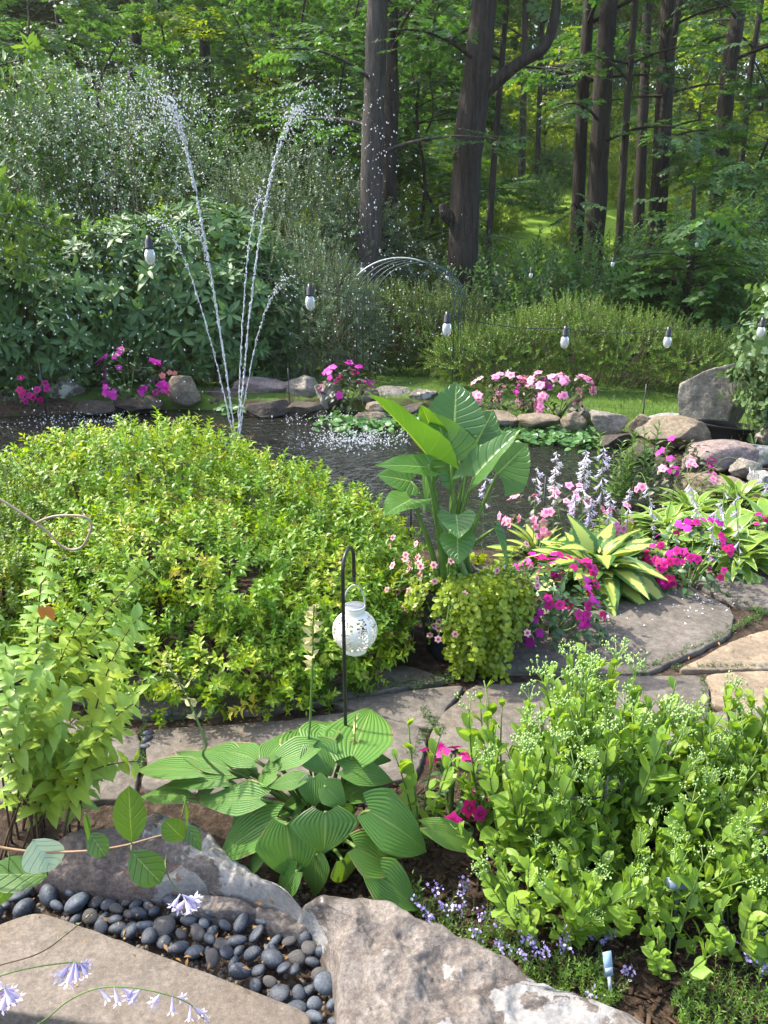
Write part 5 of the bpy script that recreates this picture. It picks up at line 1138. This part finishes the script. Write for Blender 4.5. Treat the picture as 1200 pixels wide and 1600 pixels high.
# ------------------------------------------------------------------ arch trellis on the lawn
def arch():
    Yc = 9.3; a0 = P(560, 420, Yc); a1 = P(712, 480, Yc); xl, xr = P(548, 470, Yc)[0], P(715, 470, Yc)[0]; R = (xr-xl)/2; xc = (xl+xr)/2
    zt = P(630, 402, Yc)[2]; zs = zt-R*.82
    root = thing('garden_arch', 'rounded green wire garden arch with a pale worn crown, on the lawn behind the pond', 'garden arch', (xc, Yc, .05)); gr = .05
    hoop = lambda dy, dx, k: [(xc-R*k+dx, Yc+dy, gr)]+[(xc+dx+R*k*math.cos(a), Yc+dy, zs+R*.82*k*math.sin(a)-.03*abs(dy)) for a in np.linspace(math.pi, 0, 25)]+[(xc+R*k+dx, Yc+dy, gr)]
    mb = MB(); hp = hoop(-.15, -.05, 1); mb.tube(hp[:7], .005, n=6); mb.tube(hp[6:17], .009, n=6, mi=1); mb.tube(hp[16:], .0075, n=6); tag(mb.build('hoop', [M['metal_green'], M['metal_pale']], root), 'front hoop, worn pale along its crown')  # the crown's pale colour stands for the light falling on it
    for dy, dx, k in ((.05, .04, .97), (.25, .10, .95), (.45, .16, .93), (.65, .22, .91)):
        mb = MB(); mb.tube(hoop(dy, dx, k), .0065, n=6); mb.build('hoop', [M['metal_green']], root)
    for a in np.linspace(.25, math.pi-.25, 7):
        mb = MB(); mb.tube([(xc-.05+R*math.cos(a), Yc-.15, zs+R*.82*math.sin(a)), (xc+.22+R*.91*math.cos(a), Yc+.65, zs+R*.82*.91*math.sin(a)-.02)], .005, n=5); mb.build('cross_wire', [M['metal_green']], root)
arch()
def pond_fence():
    root = thing('pond_wire_fence', 'thin wires on slim black posts strung around the pond', 'wire fence', P(643, 830, 3.9)*np.array([1, 1, 0]))
    for u, v0, v1, Y in ((643, 735, 835, 3.9), (853, 745, 820, 4.15), (1010, 600, 690, 7.4), (60, 560, 640, 8.4), (450, 575, 640, 8.7)):
        a = P(u, v0, Y); mb = MB(); mb.tube([a, (a[0], a[1], -.12)], .006, n=6); mb.build('post', [M['metal_black']], root)
    for pts in ([(-200, 570, 8.6), (60, 575, 8.4), (270, 580, 8.6), (450, 592, 8.7), (700, 604, 8.6), (1010, 612, 7.4), (1300, 640, 6.6)], [(60, 605, 8.4), (450, 615, 8.7), (720, 622, 8.5), (1010, 640, 7.4)]):
        mb = MB(); mb.tube([P(*q) for q in pts], .0012, n=4); mb.build('wire', [M['metal_green']], root)
pond_fence()

# ------------------------------------------------------------------ shrubs around and behind the pond
_r = np.random.RandomState(55)
LRH = leaf(1, .36, 'obovate', 3, 2, .2, .35); LSM = leaf(1, .5, 'oval', 2, 2, .2, .2); LMD = leaf(1, .5, 'ovate', 2, 2, .25, .3)
RH = [shoot(_r, n, .10, LRH, .17, 'spiral', 80, .004, .85, t0=.5) for n in (8, 9, 10)]
FINE = [shoot(_r, n, .22, LSM, .035, 'spiral', 55, .0022, .7) for n in (22, 26)]
FINER = [shoot(_r, n, .20, LSM, .026, 'spiral', 50, .002, .7) for n in (26, 30)]
MID = [shoot(_r, n, .26, LMD, .065, 'spiral', 60, .003, .7) for n in (13, 15)]
ROUND = [shoot(_r, n, .18, leaf(1, .8, 'ovate', 3, 2, .2, .35), .085, 'opp', 75, .004, .7) for n in (10, 12)]
shrub('rhododendron', 'big dark leaved rhododendron on the left bank behind the purple impatiens', 'shrub', [(-3.1, 10.2, .95, 1.25, .9, 1.0), (-2.2, 10.0, .75, .9, .7, .75), (-2.4, 10.6, 1.2, 1.1, .8, .9)], 1700, RH, 'rhodo', 'twig', 1, .6, .35, .5, nst=40, sr=.02, zmin=.12)
shrub('rhododendron', 'rhododendron with bare pale twigs at the left edge of the photo, above the reddish impatiens', 'shrub', [(-4.9, 9.7, 1.0, 1.1, .9, 1.15), (-4.1, 9.5, .75, .8, .7, .75)], 1300, RH, 'rhodo', 'twig', 2, .6, .35, .5, nst=70, sr=.022, zmin=.12)
shrub('weigela', 'tall silvery leaved shrub behind the left fountain spray', 'shrub', [(-4.0, 13.0, 2.2, 1.6, 1.1, 1.9), (-2.7, 13.2, 1.7, 1.3, 1.0, 1.5), (-4.9, 12.6, 2.4, 1.2, 1.0, 1.7)], 2300, MID, 'greygreen', 'twig', 3, .5, .4, .5, .85, nst=40, sr=.02, amp=.35)
shrub('juniper', 'rounded grey green fine leaved shrub on the bank behind the fountain, under the string lights', 'shrub', [(-1.0, 10.4, .75, .88, .7, .85), (-.65, 10.2, .55, .6, .55, .6)], 2000, FINER, 'greygreen', 'twig', 4, .6, .4, .5, 1.1, nst=30, sr=.012, amp=.3)
shrub('weigela', 'tall grey green shrub between the two main fountain jets', 'shrub', [(-1.55, 12.8, 1.5, 1.3, .9, 1.6), (-.7, 13.0, 1.2, .9, .8, 1.35)], 2300, FINE, 'greygreen', 'twig', 5, .55, .35, .5, 1.4, nst=34, sr=.018, amp=.35)
shrub('boxwood', 'loose green shrub under the wire garden arch', 'shrub', [(.40, 10.9, .50, .72, .5, .62), (.95, 11.2, .48, .55, .5, .56), (-.25, 11.3, .5, .5, .5, .56), (.75, 10.6, .35, .35, .4, .40)], 2300, FINER, 'boxleaf', 'twig', 6, .6, .4, .45, 1.2, nst=30, sr=.012, amp=.3)
shrub('variegated_shrub', 'pale sunlit leaved shrub at the foot of the leaning big trunk, beyond the garden arch', 'shrub', [(.95, 13.2, .95, .95, .6, .75), (1.5, 12.7, .6, .6, .5, .5)], 520, MID, 'silver', 'twig', 7, .5, .4, .5, 1.0, nst=26, sr=.014, amp=.35)
hp, hd = None, None
shrub('privet_hedge', 'loose yellow green privet hedge with bare twiggy feet, behind the pink impatiens', 'hedge', [(1.30, 9.6, .42, .5, .5, .26), (1.8, 9.6, .50, .5, .5, .36), (2.35, 9.65, .56, .55, .52, .44), (3.0, 9.5, .48, .6, .5, .34), (3.75, 9.4, .40, .6, .5, .24), (1.0, 9.75, .38, .4, .4, .20), (3.4, 9.6, .48, .3, .4, .30)], 3000, FINER, 'hedge', 'twig', 8, .55, .55, .5, 1.15, nst=150, sr=.008, zmin=.22, amp=.28)
shrub('viburnum', 'pale leaved viburnum at the right edge beside the standing boulder', 'shrub', [(3.98, 6.75, .85, .58, .6, .78), (3.78, 6.55, .36, .32, .45, .36), (4.15, 7.0, 1.25, .52, .5, .5)], 1500, ROUND, 'viburnum', 'twig', 9, .55, .35, .4, 1.0, nst=30, sr=.012, amp=.3)
for i, (cx, cy_, rx, h, lab) in enumerate([(2.1, 12.6, 1.1, 1.6, 'dark green woodland shrub right of the leaning big trunk'), (3.6, 13.2, 1.4, 1.75, 'dark green woodland shrub in the middle behind the privet hedge'), (5.1, 12.9, 1.4, 2.05, 'dark green woodland shrub behind the right end of the privet hedge'), (6.5, 13.6, 1.6, 2.6, 'dark green woodland shrub at the right edge of the photo'), (4.4, 11.6, .9, 1.5, 'lower dark shrub just behind the right end of the privet hedge'), (2.6, 11.6, .8, 1.35, 'lower dark shrub just behind the middle of the privet hedge'), (5.6, 11.0, 1.0, 1.5, 'dark shrub at the right edge above the pale leaved viburnum')]):
    shrub('woodland_shrub', lab, 'shrub', [(cx, cy_, h*.5, rx, rx*.75, h*.5), (cx+rx*.4, cy_-.2, h*.36, rx*.65, rx*.6, h*.36), (cx-rx*.45, cy_+.1, h*.38, rx*.6, rx*.6, h*.36)], int(950*rx*h/3), MID, 'darkshrub', 'twig', 20+i, .5, .3, .5, 1.35, nst=26, sr=.016, amp=.35, flat=True, group='woodland shrubs behind the privet hedge')
for i, (cx, cy_, rx, h, lab) in enumerate([(-6.2, 14.5, 1.8, 3.6, 'dark woodland shrub at the left edge behind the bright leaved tree'), (-2.6, 16.0, 1.6, 2.8, 'woodland shrub with sunny yellow leaves behind the tall grey green shrub'), (-.3, 15.5, 1.2, 3.0, 'sunny woodland shrub left of the pale straight trunk'), (-4.4, 17.0, 2.0, 4.2, 'dark woodland shrub behind the silvery shrub')]):
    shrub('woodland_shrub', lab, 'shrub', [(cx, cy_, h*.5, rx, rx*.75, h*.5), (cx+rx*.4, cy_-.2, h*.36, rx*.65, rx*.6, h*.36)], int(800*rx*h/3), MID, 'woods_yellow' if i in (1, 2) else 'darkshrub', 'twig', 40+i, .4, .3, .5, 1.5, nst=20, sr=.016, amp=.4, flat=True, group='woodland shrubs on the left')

# ------------------------------------------------------------------ trees
_r = np.random.RandomState(66)
LMP = leaf(1, .85, 'maple', 5, 2, .12, .2)
SPRAY = [shoot(_r, n, .50, LMP, .115, 'flat', 62, .004, .75, False, .3) for n in (11, 13, 12, 14)]
def tree(name, label, pts, r0, r1, limbs, leafmat, bark='bark_dark', seed=1, spray_sc=1.0, dens=9, group=None, extra=(), flare=1.5, droop=.12, mk_crown=True, sprays=None):
    """pts: trunk polyline from the ground up; limbs: (count, z0, z1, length0, length1)"""
    rs = np.random.RandomState(seed); pts = smooth_path(pts, 5); root = thing(name, label, 'tree', pts[0]+UPZ*.05, group); mb = MB()
    n = len(pts); rad = np.interp(np.linspace(0, 1, n), [0, .04, .1, 1], [r0*flare, r0*1.12, r0, r1])*(1+.04*rs.normal(size=n))
    mb.tube(pts, list(rad), n=14); PP, DD = [], []
    segs = [(k, z) for cnt, z0, z1, l0, l1 in limbs for k, z in [((l0, l1), q) for q in rs.uniform(z0, z1, cnt)]]
    az = rs.uniform(0, 6.28)
    for (l0, l1), z in segs:
        az += 2.399+rs.uniform(-.5, .5); L = rs.uniform(l0, l1); i = int(np.argmin(np.abs(pts[:, 2]-pts[0][2]-z))); s = pts[i]
        e = s+np.array([math.cos(az)*L, math.sin(az)*L, L*rs.uniform(.05, .4)-droop*L]); mid = (s+e)/2+UPZ*L*rs.uniform(.08, .2)
        path = bez(s, mid, e, 12); rb = min(rad[i]*.4, .006+.013*L); mb.tube(path, [rb, rb*.15+.002], n=6)
        k = int(L*dens); t = .25+.75*rs.rand(k)**.8; ii = np.clip((t*11).astype(int), 0, 10); q = path[ii]
        dr = nrm(path[ii+1]-path[ii]); sd = np.stack([-dr[:, 1], dr[:, 0], np.zeros(k)], 1)*rs.choice([-1, 1], (k, 1))
        PP.append(q+sd*rs.rand(k, 1)*.35*L*.45+np.stack([np.zeros(k), np.zeros(k), rs.normal(-.05, .10, k)], 1)); DD.append(nrm(dr+sd*rs.uniform(.3, 1.3, (k, 1))+rs.normal(0, .2, (k, 3))-UPZ*.15))
    for path, rr in extra: mb.tube(smooth_path(path, 6), rr, n=10)
    mb.build('trunk', [M[bark]], root)
    if PP and mk_crown:
        p, d = np.vstack(PP), np.vstack(DD); mb = MB(); kk = rs.randint(0, 4, len(p))
        for j in range(4):
            s = kk == j; mb.inst((sprays or SPRAY)[j], p[s], frames(d[s], UPZ+rs.normal(0, .28, (s.sum(), 3))), spray_sc*rs.uniform(.7, 1.2, s.sum()), rs.rand(s.sum()))
        mb.build('crown', [M[leafmat], M['twig']], root)
    return root
def trunk_px(pts, Y, top=11.5):
    q = [P(u, v, Y) for u, v in pts]; q = sorted(q, key=lambda a: a[2]); b0, b1 = q[0], q[1]
    d = (b1-b0)/(b1[2]-b0[2]); zg = float(gz(b0[0], Y)); g = b0+d*(zg-.15-b0[2])*.5; g[2] = zg-.15
    e0, e1 = q[-2], q[-1]; d = (e1-e0)/(e1[2]-e0[2]); t = e1+d*(top-e1[2])
    return [g]+q+[e1*.5+t*.5, t]
HI = [(7, 5.4, 10.5, 1.8, 3.2)]          # high limbs, above the picture, that shade the wood
def big(label, px, Y, w, seed, limbs=HI, bark='bark_dark', mat='woods', top=11.5, taper=.6, **k):
    r = w/2*depth(P(px[0][0], 200, Y))/FPX
    return tree('tree', label, trunk_px(px, Y, top), r, r*taper, limbs, mat, bark, seed, **k)
big('pale grey straight trunk near the middle of the photo', [(577, 420), (583, 200), (590, 0)], 12.2, 40, 1, HI+[(3, 2.8, 4.6, 1.2, 2.2)], 'bark_grey')
big('dark trunk standing directly behind the pale straight one', [(606, 420), (609, 200), (610, 0)], 13.6, 30, 2, HI+[(3, 2.6, 5, 1.2, 2.4)])
Yb = 12.6
big('big leaning dark trunk with a thick branch rising to the right', [(722, 430), (730, 250), (745, 120), (757, 0)], Yb, 52, 3, HI+[(2, 3.4, 5, 1.2, 2)],
    extra=[([P(752, 150, Yb), P(775, 128, Yb-.05), P(812, 98, Yb-.1), P(850, 74, Yb-.15), P(866, 30, Yb-.15), P(872, -30, Yb-.15), P(885, -160, Yb-.2)], [.11, .085, .07, .06]), ([P(712, 345, Yb), P(697, 335, Yb-.1), P(690, 318, Yb-.12)], [.12, .10, .04])])
big('thin dark sapling trunk just right of the big leaning trunk', [(766, 340), (776, 200), (792, 0)], 14, 11, 4, [(5, 3, 7, 1, 2)])
big('dark trunk, left one of the close pair right of centre', [(903, 330), (910, 160), (921, 0)], 16, 22, 5, HI+[(4, 2.4, 5, 1.4, 2.6)])
big('dark thicker trunk, right one of the close pair right of centre', [(932, 330), (940, 160), (952, 0)], 15.6, 33, 6, HI+[(4, 2.4, 5.4, 1.4, 2.6)])
big('slim trunk just right of the close dark pair', [(968, 360), (980, 160), (993, 0)], 15, 13, 7, [(6, 3, 8, 1, 2.2)])
big('dark trunk behind the slim one, seen only low down', [(998, 330), (1004, 200), (1012, 0)], 19, 18, 8, HI)
big('dark double looking trunk left of the slanting right hand trunk', [(1030, 300), (1038, 150), (1046, 0)], 16.5, 30, 9, HI+[(4, 2.6, 5.4, 1.4, 2.6)])
big('slim trunk touching the double looking trunk', [(1020, 340), (1040, 150), (1062, 0)], 16, 13, 10, [(6, 3, 8, 1, 2)])
big('slanting dark trunk near the right edge of the photo', [(1124, 260), (1138, 120), (1158, 0)], 17.5, 27, 11, HI+[(5, 2.6, 5.6, 1.4, 2.8)])
big('thin leaning trunk at the right edge of the photo', [(1160, 240), (1172, 120), (1190, 0)], 19, 10, 12, [(6, 3, 8, 1, 2)])
big('short dark trunk low behind the right end of the privet hedge', [(1072, 545), (1075, 490), (1077, 450)], 11.2, 26, 13, [(26, 1.0, 2.2, .35, .9)], top=2.5, mat='darkshrub', dens=18, taper=.2)
big('dark trunk deep in the wood above the left fountain jet', [(322, 190), (320, 100), (319, 0)], 20, 20, 14, HI+[(4, 3, 7, 1.4, 2.6)])
big('dark trunk at the top left, deep in the wood', [(207, 180), (211, 90), (214, 0)], 22, 20, 15, HI)
big('dark trunk deep in the wood above the middle of the fountain', [(432, 160), (429, 80), (427, 0)], 23, 24, 16, HI)
big('small far trunk against the sunlit slope, right of the sapling', [(815, 262), (817, 190), (820, 60)], 26, 12, 17, [(6, 4, 9, 1.2, 2.4)])
big('smaller far trunk against the sunlit slope, left of the close dark pair', [(840, 262), (842, 190), (846, 80)], 28, 9, 18, [(6, 4, 9, 1.2, 2.4)])
# leafy young trees of the underwood: four kinds, copied through the wood
def young(seed, h, mat, n=18):
    rs = np.random.RandomState(seed); pts = [np.array([0, 0, -.2])]+[np.array([rs.normal(0, .06)*k, rs.normal(0, .06)*k, h*k/5]) for k in range(1, 6)]
    return tree('young_tree', 'x', pts, .045, .012, [(n, h*.18, h*.97, .9, 2.1)], mat, 'bark_dark', seed, 1.0, 15, None, flare=1.2)
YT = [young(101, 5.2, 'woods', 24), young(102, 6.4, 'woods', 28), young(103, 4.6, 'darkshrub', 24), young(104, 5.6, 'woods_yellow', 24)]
def place_young():
    rs = np.random.RandomState(9); spots = []
    # (u, Y, kind, scale)
    for u, Y, k, s, lab in [(-60, 14, 0, 1, 'leafy young tree at the left edge behind the bright leaved tree'), (60, 17, 1, 1, 'leafy young tree in the upper left of the wood'), (180, 16, 2, 1.1, 'dark young tree behind the left fountain spray'), (270, 19, 1, 1.1, 'young tree left of the trunk above the left jet'), (380, 18.5, 3, 1, 'young tree with sunny yellow leaves above the tall grey green shrub'), (470, 17, 1, 1.1, 'young tree behind the top of the right fountain jet'), (530, 15.5, 0, 1.05, 'young tree just left of the pale straight trunk'), (655, 15, 1, 1, 'young tree between the pale straight trunk and the big leaning trunk'), (672, 18, 2, 1, 'dark young tree behind and left of the big leaning trunk'),
            (845, 31, 3, 1.0, 'sunlit young tree on the slope below the thick branch of the leaning trunk'), (1085, 27, 3, 1.1, 'sunlit young tree on the slope between the double looking and the slanting trunk'), (1180, 15, 2, 1, 'dark young tree at the right edge of the photo'), (1290, 17, 0, 1.1, 'young tree beyond the right edge of the photo'), (330, 23, 2, 1.3, 'dark young tree far back above the fountain'), (120, 22, 2, 1.3, 'dark young tree far back at the upper left'), (500, 23, 0, 1.3, 'young tree far back left of the pale straight trunk'), (640, 22, 0, 1.2, 'young tree far back right of the pale straight trunk'), (-30, 20, 1, 1.3, 'young tree far back at the left edge'), (420, 21, 2, 1.2, 'dark young tree behind the sunny yellow one')]:
        spots.append((P(u, 300, Y)[0], Y, k, s, lab))
    used = set()
    for x, y, k, s, lab in spots:
        o = YT[k] if k not in used else copy_tree(YT[k]); used.add(k); o.location = (x, y, float(gz(x, y))); o.rotation_euler = (0, 0, rs.uniform(0, 6.28)); o.scale = (s, s, s); tag(o, lab, 'tree', 'young trees of the wood')
    # far trees on the slope, standing beyond the sunlit grass
    far = [(u, Y, k, s) for u, Y, k, s in zip(np.linspace(-350, 1700, 44)+rs.normal(0, 25, 44), rs.uniform(42, 62, 44), rs.randint(0, 4, 44), rs.uniform(2.2, 3.4, 44))]
    far += [(u, Y, k, s) for u, Y, k, s in zip(list(np.linspace(-500, 480, 16))+[1290, 1360, 620], rs.uniform(26, 38, 19), rs.randint(0, 3, 19), rs.uniform(1.6, 2.4, 19))]
    for u, Y, k, s in far:
        x = P(u, 300, Y)[0]; o = copy_tree(YT[k]); o.location = (x, Y, float(gz(x, Y))); o.rotation_euler = (0, 0, rs.uniform(0, 6.28)); o.scale = (s*1.15, s*1.15, s); tag(o, 'distant leafy tree in the background wood on the slope', 'tree', 'distant trees on the slope')
place_young()
def slope_shrubs():
    rs = np.random.RandomState(19); pr = []
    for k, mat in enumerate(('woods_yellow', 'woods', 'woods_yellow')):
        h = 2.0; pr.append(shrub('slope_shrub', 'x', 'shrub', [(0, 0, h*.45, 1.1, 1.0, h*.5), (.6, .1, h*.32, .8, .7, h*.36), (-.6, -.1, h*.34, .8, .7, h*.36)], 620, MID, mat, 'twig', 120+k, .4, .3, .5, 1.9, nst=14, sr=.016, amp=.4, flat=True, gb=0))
    spots = [(u, Y, s) for u, Y, s in zip(np.linspace(-200, 1400, 20)+rs.normal(0, 20, 20), rs.uniform(38, 50, 20), rs.uniform(1.5, 2.6, 20))]
    spots += [(640, 21, .8), (690, 24, .9), (800, 31, .8), (880, 33, .7), (985, 27, .7), (1070, 28, .8), (1150, 22, .8), (1200, 26, 1.0), (1010, 33, 1.1), (860, 36, 1.0), (930, 37, 1.1), (1260, 24, 1.0), (760, 38, 1.0), (790, 23, .42), (842, 25, .5), (905, 22, .40), (960, 26, .55), (1010, 22, .45), (1075, 24, .55), (1120, 27, .7), (870, 28, .6), (930, 31, .8), (815, 29, .6), (1030, 30, .8)]
    for i, (u, Y, s) in enumerate(spots):
        o = pr[i % 3] if i < 3 else copy_tree(pr[i % 3]); x = P(u, 300, Y)[0]; o.location = (x, Y, float(gz(x, Y))); o.scale = (s, s, s); o.rotation_euler = (0, 0, rs.uniform(0, 6.28)); tag(o, 'sunlit green shrub on the grassy slope behind the trunks', 'shrub', 'shrubs on the slope')
slope_shrubs()
# the bright leaved small tree at the upper left
BTS = [shoot(_r, n, .32, LRH, .17, 'spiral', 70, .004, .8) for n in (8, 9, 10, 8)]
tree('bright_leaved_tree', 'small tree with bright sunlit leaves at the upper left edge of the photo', [np.array([-4.6, 8.3, -.1]), np.array([-4.5, 8.3, 1.2]), np.array([-4.4, 8.25, 2.4]), np.array([-4.35, 8.2, 3.8])], .055, .02, [(20, 1.5, 3.7, .6, 1.25)], 'bright_tree', 'bark_dark', 71, 1.0, 13, sprays=BTS)

def haze():
    mb = MB(); mb.box((0, 115, 20), (252, 262, 44)); m, nt, out = new_mat('haze'); b = NB(nt); v = b.n('VolumePrincipled')
    v.inputs['Color'].default_value = (.97, .95, .86, 1); v.inputs['Density'].default_value = HAZE; v.inputs['Anisotropy'].default_value = .3
    b.l(v.outputs[0], out.inputs['Volume']); tag(mb.build('haze', m, smooth=False), 'thin pale summer haze filling the garden and the wood', 'haze', kind='stuff')
HAZE = .0005
haze()
